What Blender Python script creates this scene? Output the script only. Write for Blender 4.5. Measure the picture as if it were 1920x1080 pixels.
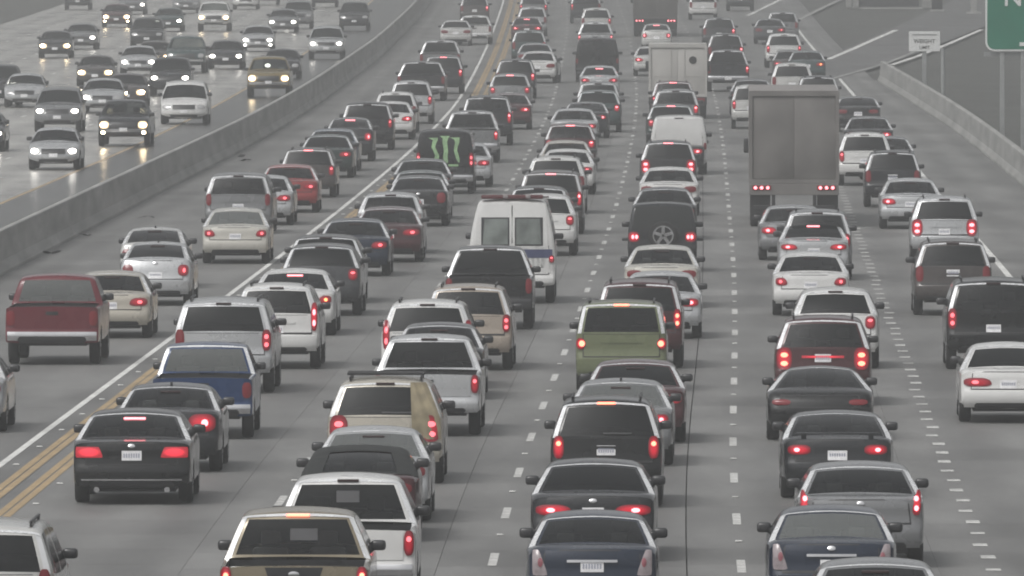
import bpy, bmesh, math, random
import numpy as np
from mathutils import Vector, Matrix
random.seed(7)
scene = bpy.context.scene
for _o in list(bpy.data.objects):
    bpy.data.objects.remove(_o)
COL = scene.collection

# ------------------------------------------------------------------ camera
FPX = 25000.0                 # focal length in pixels of the 1920 px wide photograph (long telephoto)
CAM_H = 10.0                  # an overpass parapet above the freeway
HORIZON = -215.0
TILT = math.atan((540 - HORIZON) / FPX)
cam_data = bpy.data.cameras.new('camera')
cam_data.sensor_width = 36.0
cam_data.lens = 36.0 * FPX / 1920.0
cam_data.clip_start = 1.0
cam_data.clip_end = 6000.0
camera = bpy.data.objects.new('camera', cam_data)
COL.objects.link(camera)
camera.location = (0, 0, CAM_H)
camera.rotation_euler = (math.pi / 2 - TILT, 0, 0)
scene.camera = camera

# ------------------------------------------------------------------ world: grey overcast evening
SUN_EL, SUN_AZ = math.radians(54), math.radians(222)
world = bpy.data.worlds.new('World')
scene.world = world
world.use_nodes = True
wn, wl = world.node_tree.nodes, world.node_tree.links
wn.clear()
sky = wn.new('ShaderNodeTexSky')
sky.sky_type = 'NISHITA'
sky.sun_disc = False
sky.sun_elevation = SUN_EL
sky.sun_rotation = SUN_AZ
sky.air_density = 1.0
sky.dust_density = 6.0
sky.ozone_density = 1.0
hs = wn.new('ShaderNodeHueSaturation')
hs.inputs['Saturation'].default_value = 0.10
bg = wn.new('ShaderNodeBackground')
bg.inputs['Strength'].default_value = 0.13
wo = wn.new('ShaderNodeOutputWorld')
wl.new(sky.outputs[0], hs.inputs['Color'])
wl.new(hs.outputs[0], bg.inputs['Color'])
wl.new(bg.outputs[0], wo.inputs['Surface'])

sun_data = bpy.data.lights.new('sun', 'SUN')
sun_data.energy = 1.0
sun_data.angle = math.radians(20)
sun_data.color = (1.0, 0.97, 0.93)
sun = bpy.data.objects.new('sun', sun_data)
COL.objects.link(sun)
_d = Vector((math.sin(SUN_AZ) * math.cos(SUN_EL), math.cos(SUN_AZ) * math.cos(SUN_EL), math.sin(SUN_EL)))
sun.rotation_euler = _d.to_track_quat('Z', 'Y').to_euler()
sun.location = (0, 300, 60)

vs = scene.view_settings
vs.view_transform = 'Standard'
vs.look = 'None'
vs.gamma = 1.0
vs.exposure = 0.05
vs.use_curve_mapping = False
cy = scene.cycles
cy.use_denoising = True
cy.max_bounces = 8
cy.diffuse_bounces = 3
cy.glossy_bounces = 3
cy.transparent_max_bounces = 16
cy.volume_bounces = 3
cy.sample_clamp_indirect = 4.0
cy.pixel_filter_type = 'BLACKMAN_HARRIS'
cy.filter_width = 1.9

# ------------------------------------------------------------------ terrain and pixel helpers
def gz(y):
    """height of the pavement: level, then a long gentle climb"""
    t = max(0.0, y - 400.0)
    return 0.0030 * t * t / (t + 60.0)

_ct, _st = math.cos(TILT), math.sin(TILT)
def ray(px, py):
    dv = -(py - 540) / FPX
    return ((px - 960) / FPX, _ct + dv * _st, -_st + dv * _ct)

def at(px, py, h=0.0):
    """point of the scene h metres above the pavement that a pixel of the photograph shows"""
    r = ray(px, py)
    lo, hi = 100.0, 5000.0
    y = 400.0
    for _ in range(60):
        mid = 0.5 * (lo + hi)
        z = CAM_H + r[2] / r[1] * mid
        if z > gz(mid) + h:
            lo = mid
        else:
            hi = mid
        y = mid
    return Vector((r[0] / r[1] * y, y, gz(y) + h))

def smooth_line(pts, y0=60.0, y1=1700.0):
    """a smooth plan curve x(y) through measured points"""
    ys = [p[0] for p in pts]; xs = [p[1] for p in pts]
    s0 = (xs[1] - xs[0]) / (ys[1] - ys[0]); s1 = (xs[-1] - xs[-2]) / (ys[-1] - ys[-2])
    ys = [y0 - 200] + ys + [y1 + 200]
    xs = [xs[0] + s0 * (ys[0] - ys[1])] + xs + [xs[-1] + s1 * (ys[-1] - ys[-2])]
    g = np.arange(y0 - 150, y1 + 150, 5.0)
    v = np.interp(g, ys, xs)
    k = np.exp(-0.5 * (np.arange(-12, 13) * 5.0 / 26.0) ** 2); k /= k.sum()
    v = np.convolve(np.pad(v, 12, mode='edge'), k, mode='valid')
    return lambda y: float(np.interp(y, g, v))

# plan of the road in metres (distance ahead, offset to the side)
WX = smooth_line([(200, -9.40), (230, -8.85), (294, -7.53), (357, -6.29), (423, -5.08), (492, -3.75), (579, -2.45), (676, -1.80), (747, -1.43), (848, -1.02), (980, -0.59), (1200, -0.5)])
X2 = smooth_line([(198, -0.28), (228, 0.05), (257, 0.60), (286, 1.18), (329, 1.84), (360, 2.38), (397, 2.97), (440, 3.61), (487, 4.29), (539, 4.96), (603, 5.67), (700, 6.35), (812, 7.1), (980, 7.7), (1200, 7.9)])
X3 = smooth_line([(196, 3.36), (226, 3.68), (253, 4.20), (281, 4.71), (316, 5.29), (350, 5.83), (382, 6.29), (420, 6.80), (455, 7.32), (496, 7.88), (539, 8.42), (603, 9.2), (700, 9.95), (812, 10.7), (980, 11.4), (1200, 11.6)])
X4 = smooth_line([(197, 7.05), (217, 7.25), (249, 7.76), (289, 8.44), (327, 9.02), (365, 9.65), (394, 10.12), (416, 10.49), (460, 11.05), (539, 12.0), (603, 12.8), (700, 13.6), (812, 14.4), (980, 15.1), (1200, 15.3)])
XE = smooth_line([(200, 10.65), (289, 11.95), (345, 12.83), (365, 13.0), (459, 14.09), (560, 15.1), (738, 16.75), (812, 17.5), (980, 19.5), (1200, 21.0)])
XM = smooth_line([(200, -15.85), (347, -12.92), (398, -12.1), (455, -10.89), (496, -9.85), (573, -8.55), (710, -7.0), (848, -6.2), (980, -5.8), (1200, -5.7)])
XWALL = smooth_line([(200, 14.2), (440, 16.9), (479, 17.25), (534, 17.6), (591, 17.6), (640, 17.6)])
def X1(y):
    return X2(y) - 3.72
def head(y):
    return math.atan((X2(y + 8) - X2(y - 8)) / 16.0)      # heading of the road at y

# ------------------------------------------------------------------ materials
MATS = {}
def nodes_of(name):
    m = bpy.data.materials.new(name)
    m.use_nodes = True
    nt = m.node_tree
    nt.nodes.clear()
    out = nt.nodes.new('ShaderNodeOutputMaterial')
    return m, nt, out

def principled(name, col, rough=0.5, metal=0.0, coat=0.0, var=0.12, scale=3.0, spec=0.5, bump=0.0, coords='Object', rvar=0.1):
    if name in MATS:
        return MATS[name]
    m, nt, out = nodes_of(name)
    b = nt.nodes.new('ShaderNodeBsdfPrincipled')
    b.inputs['Roughness'].default_value = rough
    b.inputs['Metallic'].default_value = metal
    b.inputs['Specular IOR Level'].default_value = spec
    b.inputs['Coat Weight'].default_value = coat
    b.inputs['Coat Roughness'].default_value = 0.10
    if coat > 0.8:
        b.inputs['Coat IOR'].default_value = 1.42
    tc = nt.nodes.new('ShaderNodeTexCoord')
    nz = nt.nodes.new('ShaderNodeTexNoise')
    nz.inputs['Scale'].default_value = scale
    nz.inputs['Detail'].default_value = 6
    nt.links.new(tc.outputs[coords], nz.inputs['Vector'])
    mp = nt.nodes.new('ShaderNodeMapRange')
    mp.inputs[1].default_value = 0.3; mp.inputs[2].default_value = 0.7
    mp.inputs[3].default_value = 1 - var; mp.inputs[4].default_value = 1 + var
    nt.links.new(nz.outputs['Fac'], mp.inputs[0])
    mx = nt.nodes.new('ShaderNodeMix'); mx.data_type = 'RGBA'; mx.blend_type = 'MULTIPLY'
    mx.inputs['Factor'].default_value = 1.0
    mx.inputs['A'].default_value = (*col, 1)
    cb = nt.nodes.new('ShaderNodeCombineColor')
    for i in range(3):
        nt.links.new(mp.outputs[0], cb.inputs[i])
    nt.links.new(cb.outputs[0], mx.inputs['B'])
    nt.links.new(mx.outputs['Result'], b.inputs['Base Color'])
    mr = nt.nodes.new('ShaderNodeMapRange')
    mr.inputs[1].default_value = 0.3; mr.inputs[2].default_value = 0.7
    mr.inputs[3].default_value = max(0.02, rough - rvar); mr.inputs[4].default_value = min(1, rough + rvar)
    nt.links.new(nz.outputs['Fac'], mr.inputs[0])
    nt.links.new(mr.outputs[0], b.inputs['Roughness'])
    if bump:
        bp = nt.nodes.new('ShaderNodeBump'); bp.inputs['Strength'].default_value = bump
        bp.inputs['Distance'].default_value = 0.02
        n2 = nt.nodes.new('ShaderNodeTexNoise'); n2.inputs['Scale'].default_value = scale * 8
        nt.links.new(tc.outputs[coords], n2.inputs['Vector'])
        nt.links.new(n2.outputs['Fac'], bp.inputs['Height'])
        nt.links.new(bp.outputs[0], b.inputs['Normal'])
    nt.links.new(b.outputs[0], out.inputs['Surface'])
    MATS[name] = m
    return m

def emitter(name, col, strength, base=(0.2, 0.01, 0.015)):
    if name in MATS:
        return MATS[name]
    m, nt, out = nodes_of(name)
    b = nt.nodes.new('ShaderNodeBsdfPrincipled')
    b.inputs['Base Color'].default_value = (*base, 1)
    b.inputs['Roughness'].default_value = 0.15
    b.inputs['Emission Color'].default_value = (*col, 1)
    b.inputs['Emission Strength'].default_value = strength
    nt.links.new(b.outputs[0], out.inputs['Surface'])
    MATS[name] = m
    return m

def lit_lens(name, col, rim, core, base):
    """lamp lens lit from inside: bright round its bulb, deep red towards its rim"""
    m, nt, out = nodes_of(name)
    b = nt.nodes.new('ShaderNodeBsdfPrincipled')
    b.inputs['Base Color'].default_value = (*base, 1)
    b.inputs['Roughness'].default_value = 0.15
    tc = nt.nodes.new('ShaderNodeTexCoord')
    sp = nt.nodes.new('ShaderNodeSeparateXYZ'); nt.links.new(tc.outputs['Generated'], sp.inputs[0])
    r2 = None
    for ax in (0, 2):
        s1 = nt.nodes.new('ShaderNodeMath'); s1.operation = 'SUBTRACT'; s1.inputs[1].default_value = 0.5
        nt.links.new(sp.outputs[ax], s1.inputs[0])
        s2 = nt.nodes.new('ShaderNodeMath'); s2.operation = 'MULTIPLY'
        nt.links.new(s1.outputs[0], s2.inputs[0]); nt.links.new(s1.outputs[0], s2.inputs[1])
        if r2 is None:
            r2 = s2
        else:
            ad = nt.nodes.new('ShaderNodeMath'); ad.operation = 'ADD'
            nt.links.new(r2.outputs[0], ad.inputs[0]); nt.links.new(s2.outputs[0], ad.inputs[1]); r2 = ad
    mr = nt.nodes.new('ShaderNodeMapRange'); mr.interpolation_type = 'SMOOTHSTEP'
    mr.inputs[1].default_value = 0.0; mr.inputs[2].default_value = 0.24; mr.inputs[3].default_value = core; mr.inputs[4].default_value = rim
    nt.links.new(r2.outputs[0], mr.inputs[0])
    b.inputs['Emission Color'].default_value = (*col, 1)
    nt.links.new(mr.outputs[0], b.inputs['Emission Strength'])
    nt.links.new(b.outputs[0], out.inputs['Surface'])
    MATS[name] = m
    return m

def glass(name, tint, film=0.035, fcol=(0.08, 0.092, 0.115)):
    if name in MATS:
        return MATS[name]
    m, nt, out = nodes_of(name)
    t = nt.nodes.new('ShaderNodeBsdfTransparent')
    t.inputs['Color'].default_value = (tint * 0.95, tint, tint * 0.98, 1)
    g = nt.nodes.new('ShaderNodeBsdfGlossy')
    g.inputs['Roughness'].default_value = 0.05
    g.inputs['Color'].default_value = (0.9, 0.9, 0.9, 1)
    d = nt.nodes.new('ShaderNodeBsdfDiffuse')                 # road film on the glass; its colour also paints in reflected sky
    d.inputs['Color'].default_value = (*fcol, 1)
    m1 = nt.nodes.new('ShaderNodeMixShader'); m1.inputs[0].default_value = film
    nt.links.new(t.outputs[0], m1.inputs[1]); nt.links.new(d.outputs[0], m1.inputs[2])
    f = nt.nodes.new('ShaderNodeFresnel'); f.inputs['IOR'].default_value = 1.38
    m2 = nt.nodes.new('ShaderNodeMixShader')
    nt.links.new(f.outputs[0], m2.inputs[0])
    nt.links.new(m1.outputs[0], m2.inputs[1]); nt.links.new(g.outputs[0], m2.inputs[2])
    nt.links.new(m2.outputs[0], out.inputs['Surface'])
    MATS[name] = m
    return m

PAINT = {  # base colour, metallic
    'white': ((0.62, 0.62, 0.61), 0.0), 'silver': ((0.46, 0.47, 0.48), 0.35), 'pearl': ((0.52, 0.52, 0.505), 0.1),
    'gray': ((0.20, 0.205, 0.21), 0.3), 'dark_gray': ((0.05, 0.052, 0.056), 0.2), 'black': ((0.007, 0.007, 0.008), 0.0),
    'charcoal': ((0.018, 0.019, 0.022), 0.1), 'maroon': ((0.055, 0.013, 0.016), 0.1), 'red': ((0.12, 0.017, 0.025), 0.0),
    'brick_red': ((0.25, 0.03, 0.03), 0.0), 'blue': ((0.018, 0.042, 0.115), 0.1), 'navy': ((0.009, 0.016, 0.034), 0.1),
    'slate': ((0.10, 0.125, 0.16), 0.3), 'lime': ((0.155, 0.175, 0.10), 0.1), 'gold': ((0.25, 0.215, 0.155), 0.3),
    'champagne': ((0.46, 0.43, 0.37), 0.25), 'beige': ((0.50, 0.485, 0.44), 0.1), 'dark_green': ((0.014, 0.028, 0.025), 0.1),
    'teal': ((0.035, 0.06, 0.06), 0.1), 'brown_gray': ((0.06, 0.052, 0.05), 0.1), 'ochre': ((0.17, 0.13, 0.055), 0.1),
    'tan': ((0.36, 0.31, 0.26), 0.2),
}
def paint(c):
    col, met = PAINT[c]
    return principled('paint_' + c, col, rough=0.28, metal=met, coat=0.85, var=0.04, scale=1.6, rvar=0.03, spec=0.15)

RUBBER = principled('tyre_rubber', (0.014, 0.014, 0.014), 0.85, var=0.2, scale=9)
DARK = principled('black_plastic', (0.010, 0.010, 0.011), 0.55, var=0.15, scale=6)
TRIM = principled('dark_trim', (0.018, 0.018, 0.02), 0.45, var=0.15, scale=6)
CHROME = principled('chrome', (0.62, 0.62, 0.63), 0.18, metal=1.0, var=0.05, scale=4)
SKY_GLINT = principled('sky_glint', (0.80, 0.81, 0.82), 0.25, metal=0.35, var=0.06, scale=3)  # pale colour for the painted sky glint along roof edges
ALLOY = principled('alloy', (0.36, 0.36, 0.37), 0.35, metal=0.8, var=0.1, scale=6)
PLATE = principled('plate_white', (0.74, 0.74, 0.75), 0.5, var=0.1, scale=14)
PLATE2 = principled('plate_ink', (0.34, 0.35, 0.42), 0.6, var=0.1, scale=14)
SEATM = principled('seat_fabric', (0.055, 0.053, 0.052), 0.9, var=0.2, scale=8)
MIRR = principled('mirror_shell', (0.022, 0.022, 0.024), 0.35, coat=0.3, var=0.1)
CLOTH = principled('cloth_tan', (0.24, 0.205, 0.135), 0.9, var=0.25, scale=5, bump=0.4)
SOFTTOP = principled('soft_top', (0.016, 0.018, 0.018), 0.85, var=0.2, scale=6, bump=0.2)
GREENMARK = principled('green_print', (0.26, 0.42, 0.22), 0.6, var=0.3, scale=6)
GLASS_C = glass('clear_glass', 0.80)
GLASS_T = glass('tinted_glass', 0.07)
GLASS_SKY = glass('sky_film_glass', 0.75, 0.30, (0.33, 0.35, 0.345))  # pale film paints the bright sky reflection into the glass
THIRD_OFF = principled('high_lamp_unlit', (0.028, 0.010, 0.011), 0.4)
GLASS_M = glass('shaded_glass', 0.45)
LENS_OFF = emitter('lamp_red_unlit', (1, 0.05, 0.06), 0.02, (0.16, 0.014, 0.02))
LENS_TAIL = lit_lens('lamp_red_dim', (1.0, 0.02, 0.045), 0.02, 0.30, (0.18, 0.008, 0.018))
LENS_BRAKE = lit_lens('lamp_red_lit', (1.0, 0.025, 0.05), 0.04, 0.60, (0.22, 0.006, 0.018))
BULB_T = emitter('bulb_red_dim', (1.0, 0.17, 0.20), 2.4)
BULB_B = emitter('bulb_red_lit', (1.0, 0.26, 0.29), 4.2)
BULB_HOT = emitter('bulb_orange_red_hot', (1.0, 0.24, 0.15), 4.2)
AMBER = emitter('bulb_amber', (1.0, 0.34, 0.13), 3.5, (0.3, 0.1, 0.02))
LENS_PINK = principled('lamp_pink_lens', (0.30, 0.10, 0.12), 0.2, var=0.2, scale=12)
LENS_LED = lit_lens('lamp_led_red', (1.0, 0.05, 0.08), 0.28, 1.15, (0.3, 0.01, 0.02))
LENS_CLEAR = principled('lamp_clear_lens', (0.30, 0.26, 0.27), 0.12, var=0.2, scale=12)
HEAD_OFF = principled('headlamp_glass', (0.5, 0.5, 0.5), 0.1, metal=0.4, var=0.2, scale=12)
HOUSE_W = lit_lens('headlamp_lens_white', (1.0, 0.95, 0.85), 0.35, 5.0, (0.5, 0.5, 0.5))
HOUSE_Y = lit_lens('headlamp_lens_warm', (1.0, 0.64, 0.28), 1.3, 5.0, (0.5, 0.5, 0.45))
HEAD_W = emitter('headlamp_white', (1.0, 0.95, 0.86), 16.0, (0.6, 0.6, 0.6))
HEAD_Y = emitter('headlamp_warm', (1.0, 0.78, 0.48), 30.0, (0.6, 0.6, 0.5))

# ------------------------------------------------------------------ mesh helpers
def mesh(name, verts, faces, smooth=None):
    me = bpy.data.meshes.new(name)
    me.from_pydata([tuple(v) for v in verts], [], [tuple(f) for f in faces])
    me.update()
    if smooth is not None and len(me.polygons):
        me.polygons.foreach_set('use_smooth', [True] * len(me.polygons))
        me.set_sharp_from_angle(angle=math.radians(smooth))
    return me

class MB:
    def __init__(s):
        s.v = []; s.f = []
    def box(s, x0, x1, y0, y1, z0, z1, bev=0.0):
        n = len(s.v)
        if bev <= 0:
            for z in (z0, z1):
                s.v += [(x0, y0, z), (x1, y0, z), (x1, y1, z), (x0, y1, z)]
            s.f += [[n + i for i in q] for q in ((0, 3, 2, 1), (4, 5, 6, 7), (0, 1, 5, 4), (1, 2, 6, 5), (2, 3, 7, 6), (3, 0, 4, 7))]
        else:
            bm = bmesh.new()
            bmesh.ops.create_cube(bm, size=1.0)
            for v in bm.verts:
                v.co = ((x0 + x1) / 2 + v.co.x * (x1 - x0), (y0 + y1) / 2 + v.co.y * (y1 - y0), (z0 + z1) / 2 + v.co.z * (z1 - z0))
            bmesh.ops.bevel(bm, geom=bm.edges[:], offset=bev, segments=2, affect='EDGES', profile=0.5)
            bm.verts.index_update()
            s.v += [tuple(v.co) for v in bm.verts]
            s.f += [[n + v.index for v in f.verts] for f in bm.faces]
            bm.free()
        return s
    def disc(s, c, axis, r0, r1, h, seg=16):
        """solid ring or disc around axis 'x' or 'y' or 'z', from c along +axis by h"""
        n = len(s.v)
        for t in (0, h):
            for k in range(seg):
                a = 2 * math.pi * k / seg
                p = (r1 * math.cos(a), r1 * math.sin(a))
                s.v.append({'x': (c[0] + t, c[1] + p[0], c[2] + p[1]), 'y': (c[0] + p[0], c[1] + t, c[2] + p[1]), 'z': (c[0] + p[0], c[1] + p[1], c[2] + t)}[axis])
        for k in range(seg):
            k2 = (k + 1) % seg
            s.f.append([n + k, n + k2, n + seg + k2, n + seg + k])
        s.f.append([n + k for k in range(seg)][::-1]); s.f.append([n + seg + k for k in range(seg)])
        return s
    def mesh(s, name, smooth=None):
        me = mesh(name, s.v, s.f, smooth)
        return me

def link(name, me, mat, parent=None, **props):
    o = bpy.data.objects.new(name, me)
    COL.objects.link(o)
    if me is not None and mat is not None:
        if len(me.materials) == 0:
            me.materials.append(mat)
        if me.materials[0] != mat:
            o.material_slots[0].link = 'OBJECT'
            o.material_slots[0].material = mat
    if parent is not None:
        o.parent = parent
    for k, v in props.items():
        o[k] = v
    return o

# ------------------------------------------------------------------ vehicle bodies
def dense(pts, n):
    """resample a polyline to n+1 points, smoothed with a Catmull-Rom pass"""
    P = [np.array(p, float) for p in pts]
    if len(P) == 2:
        return [tuple(P[0] + (P[1] - P[0]) * i / n) for i in range(n + 1)]
    fine = []
    for i in range(len(P) - 1):
        p0 = P[i - 1] if i > 0 else 2 * P[0] - P[1]
        p1, p2 = P[i], P[i + 1]
        p3 = P[i + 2] if i + 2 < len(P) else 2 * P[-1] - P[-2]
        for k in range(12):
            t = k / 12
            fine.append(0.5 * ((2 * p1) + (-p0 + p2) * t + (2 * p0 - 5 * p1 + 4 * p2 - p3) * t * t + (-p0 + 3 * p1 - 3 * p2 + p3) * t ** 3))
    fine.append(P[-1])
    d = [0.0]
    for i in range(1, len(fine)):
        d.append(d[-1] + float(np.linalg.norm(fine[i] - fine[i - 1])))
    out = []
    for i in range(n + 1):
        t = d[-1] * i / n
        out.append((float(np.interp(t, d, [q[0] for q in fine])), float(np.interp(t, d, [q[1] for q in fine]))))
    return out

def fracs(pts, fr):
    d = [0.0]
    for i in range(1, len(pts)):
        d.append(d[-1] + math.dist(pts[i], pts[i - 1]))
    return [(float(np.interp(f * d[-1], d, [q[0] for q in pts])), float(np.interp(f * d[-1], d, [q[1] for q in pts]))) for f in fr]

SPECS = {}
def spec(name, **k):
    SPECS[name] = k

spec('sedan', W=1.83, belt=0.97, tumble=0.56, R=0.33, r=0.055, tr=0.07, tf=0.13, wheels=(1.02, 3.80), lampz=(0.72, 0.90), lamp=(0.48, 0.97), bump=(0.30, 0.60),
     rear=[(.14, .27), (.05, .33), (.0, .44), (.0, .60), (.05, .67), (.07, .90), (.12, .985)], deck=[(.12, .985), (.35, 1.02), (.60, 1.03)],
     back=[(.60, 1.03), (1.0, 1.235), (1.40, 1.385)], roof=[(1.40, 1.385), (1.65, 1.435), (2.1, 1.46), (2.55, 1.43), (2.75, 1.40)],
     ws=[(2.75, 1.40), (3.15, 1.20), (3.55, 1.0)], hood=[(3.55, 1.0), (4.1, .92), (4.5, .80)], front=[(4.5, .80), (4.68, .68), (4.76, .55), (4.76, .40), (4.66, .25)])
spec('sedan_big', W=1.87, belt=1.0, tumble=0.54, R=0.34, r=0.05, tr=0.05, tf=0.11, wheels=(1.08, 4.0), lampz=(0.78, 0.93), lamp=(0.46, 0.97), bump=(0.30, 0.62),
     rear=[(.13, .26), (.04, .32), (.0, .44), (.0, .62), (.05, .69), (.06, .94), (.10, 1.03)], deck=[(.10, 1.03), (.4, 1.06), (.70, 1.07)],
     back=[(.70, 1.07), (1.1, 1.27), (1.55, 1.41)], roof=[(1.55, 1.41), (1.8, 1.465), (2.3, 1.49), (2.8, 1.46), (2.98, 1.43)],
     ws=[(2.98, 1.43), (3.4, 1.22), (3.75, 1.04)], hood=[(3.75, 1.04), (4.4, .96), (4.75, .84)], front=[(4.75, .84), (4.9, .7), (4.97, .55), (4.97, .4), (4.88, .25)])
spec('sedan_tall', W=1.80, belt=1.0, tumble=0.54, R=0.33, r=0.06, tr=0.09, tf=0.13, wheels=(1.0, 3.75), lampz=(0.70, 1.0), lamp=(0.66, 0.97), bump=(0.30, 0.60),
     rear=[(.14, .27), (.05, .33), (.0, .44), (.0, .60), (.06, .67), (.08, .92), (.14, 1.04)], deck=[(.14, 1.04), (.34, 1.075), (.55, 1.085)],
     back=[(.55, 1.085), (.95, 1.27), (1.35, 1.40)], roof=[(1.35, 1.40), (1.6, 1.445), (2.1, 1.475), (2.55, 1.44), (2.72, 1.41)],
     ws=[(2.72, 1.41), (3.15, 1.2), (3.5, 1.02)], hood=[(3.5, 1.02), (4.1, .93), (4.45, .82)], front=[(4.45, .82), (4.64, .68), (4.72, .55), (4.72, .4), (4.62, .25)])
spec('coupe', W=1.82, belt=0.98, tumble=0.60, R=0.34, r=0.07, tr=0.10, tf=0.13, wheels=(0.98, 3.75), lampz=(0.74, 0.90), lamp=(0.52, 0.96), bump=(0.28, 0.60),
     rear=[(.14, .25), (.05, .31), (.0, .44), (.0, .60), (.06, .68), (.08, .92), (.13, 1.0)], deck=[(.13, 1.0), (.28, 1.02), (.42, 1.035)],
     back=[(.42, 1.035), (.9, 1.22), (1.45, 1.345)], roof=[(1.45, 1.345), (1.75, 1.38), (2.1, 1.395), (2.45, 1.37), (2.6, 1.35)],
     ws=[(2.6, 1.35), (3.05, 1.15), (3.45, .97)], hood=[(3.45, .97), (4.0, .9), (4.4, .78)], front=[(4.4, .78), (4.58, .66), (4.66, .55), (4.66, .4), (4.56, .24)])
spec('sport', W=1.90, belt=0.88, tumble=0.92, R=0.33, r=0.09, tr=0.07, tf=0.15, wheels=(0.95, 3.35), lampz=(0.66, 0.76), lamp=(0.58, 0.95), bump=(0.26, 0.58),
     rear=[(.18, .22), (.06, .28), (.0, .42), (.0, .58), (.04, .66), (.08, .76), (.18, .86)], deck=[(.18, .86), (.35, .91), (.55, .955)],
     back=[(.55, .955), (1.1, 1.15), (1.65, 1.265)], roof=[(1.65, 1.265), (1.85, 1.29), (2.1, 1.30), (2.4, 1.275), (2.5, 1.26)],
     ws=[(2.5, 1.26), (2.9, 1.05), (3.2, .88)], hood=[(3.2, .88), (3.8, .80), (4.2, .66)], front=[(4.2, .66), (4.36, .56), (4.43, .48), (4.43, .36), (4.34, .22)])
spec('hatch', W=1.73, belt=1.0, tumble=0.50, R=0.31, r=0.055, tr=0.08, tf=0.13, wheels=(0.85, 3.55), lampz=(0.72, 0.98), lamp=(0.66, 0.97), bump=(0.28, 0.60),
     rear=[(.12, .26), (.04, .32), (.0, .44), (.0, .62), (.05, .69), (.10, .90), (.20, 1.10)], deck=[(.20, 1.10), (.28, 1.125), (.36, 1.145)],
     back=[(.36, 1.145), (.9, 1.33), (1.45, 1.445)], roof=[(1.45, 1.445), (1.7, 1.475), (2.1, 1.49), (2.5, 1.455), (2.68, 1.42)],
     ws=[(2.68, 1.42), (3.15, 1.2), (3.55, 1.01)], hood=[(3.55, 1.01), (4.0, .9), (4.25, .78)], front=[(4.25, .78), (4.38, .66), (4.45, .55), (4.45, .4), (4.36, .25)])
spec('suv', W=1.88, belt=1.12, tumble=0.34, R=0.37, r=0.06, tr=0.05, tf=0.11, wheels=(0.95, 3.65), lampz=(0.80, 1.16), lamp=(0.78, 0.975), bump=(0.38, 0.70), rails=1,
     rear=[(.12, .36), (.03, .42), (.0, .52), (.0, .70), (.06, .76), (.08, .95), (.10, 1.14)], deck=None,
     back=[(.10, 1.14), (.22, 1.40), (.36, 1.66)], roof=[(.36, 1.66), (.52, 1.73), (1.3, 1.77), (2.3, 1.74), (2.55, 1.69)],
     ws=[(2.55, 1.69), (2.95, 1.42), (3.35, 1.16)], hood=[(3.35, 1.16), (4.0, 1.08), (4.4, .98)], front=[(4.4, .98), (4.55, .85), (4.62, .7), (4.62, .5), (4.52, .34)])
spec('suv_large', W=2.0, belt=1.22, tumble=0.26, R=0.39, r=0.06, tr=0.04, tf=0.09, wheels=(1.05, 4.05), lampz=(0.86, 1.28), lamp=(0.82, 0.98), bump=(0.42, 0.74), rails=1,
     rear=[(.12, .40), (.03, .46), (.0, .56), (.0, .74), (.06, .80), (.07, 1.0), (.08, 1.22)], deck=None,
     back=[(.08, 1.22), (.16, 1.50), (.28, 1.77)], roof=[(.28, 1.77), (.42, 1.84), (1.5, 1.89), (2.7, 1.86), (2.95, 1.81)],
     ws=[(2.95, 1.81), (3.35, 1.53), (3.7, 1.27)], hood=[(3.7, 1.27), (4.5, 1.2), (4.95, 1.1)], front=[(4.95, 1.1), (5.08, .95), (5.14, .8), (5.14, .55), (5.04, .38)])
spec('crossover', W=1.86, belt=1.12, tumble=0.46, R=0.37, r=0.07, tr=0.08, tf=0.13, wheels=(0.95, 3.7), lampz=(0.84, 1.10), lamp=(0.72, 0.97), bump=(0.36, 0.68),
     rear=[(.14, .34), (.04, .40), (.0, .52), (.0, .68), (.07, .76), (.10, .95), (.15, 1.14)], deck=None,
     back=[(.15, 1.14), (.30, 1.36), (.50, 1.575)], roof=[(.50, 1.575), (.68, 1.63), (1.6, 1.67), (2.3, 1.64), (2.6, 1.58)],
     ws=[(2.6, 1.58), (3.0, 1.35), (3.4, 1.12)], hood=[(3.4, 1.12), (4.05, 1.03), (4.45, .9)], front=[(4.45, .9), (4.62, .78), (4.7, .65), (4.7, .48), (4.6, .32)])
spec('minivan', W=1.95, belt=1.10, tumble=0.30, R=0.34, r=0.06, tr=0.05, tf=0.12, wheels=(1.0, 4.0), lampz=(0.82, 1.16), lamp=(0.82, 0.98), bump=(0.30, 0.66),
     rear=[(.12, .28), (.03, .34), (.0, .48), (.0, .66), (.06, .73), (.08, .92), (.10, 1.12)], deck=None,
     back=[(.10, 1.12), (.2, 1.40), (.34, 1.64)], roof=[(.34, 1.64), (.5, 1.72), (1.5, 1.76), (2.8, 1.70), (3.1, 1.63)],
     ws=[(3.1, 1.63), (3.65, 1.34), (4.15, 1.06)], hood=[(4.15, 1.06), (4.55, .98), (4.85, .86)], front=[(4.85, .86), (4.98, .74), (5.05, .6), (5.05, .42), (4.96, .27)])
spec('boxy', W=1.82, belt=1.12, tumble=0.16, R=0.34, r=0.07, tr=0.03, tf=0.09, wheels=(0.8, 3.4), lampz=(0.84, 1.08), lamp=(0.78, 0.985), bump=(0.32, 0.66), rails=1,
     rear=[(.10, .30), (.02, .36), (.0, .48), (.0, .66), (.04, .72), (.05, .92), (.06, 1.16)], deck=None,
     back=[(.06, 1.16), (.10, 1.45), (.16, 1.70)], roof=[(.16, 1.70), (.26, 1.77), (1.2, 1.79), (2.3, 1.77), (2.5, 1.71)],
     ws=[(2.5, 1.71), (2.85, 1.42), (3.15, 1.16)], hood=[(3.15, 1.16), (3.75, 1.08), (4.1, .98)], front=[(4.1, .98), (4.22, .85), (4.3, .7), (4.3, .48), (4.2, .3)])
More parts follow.
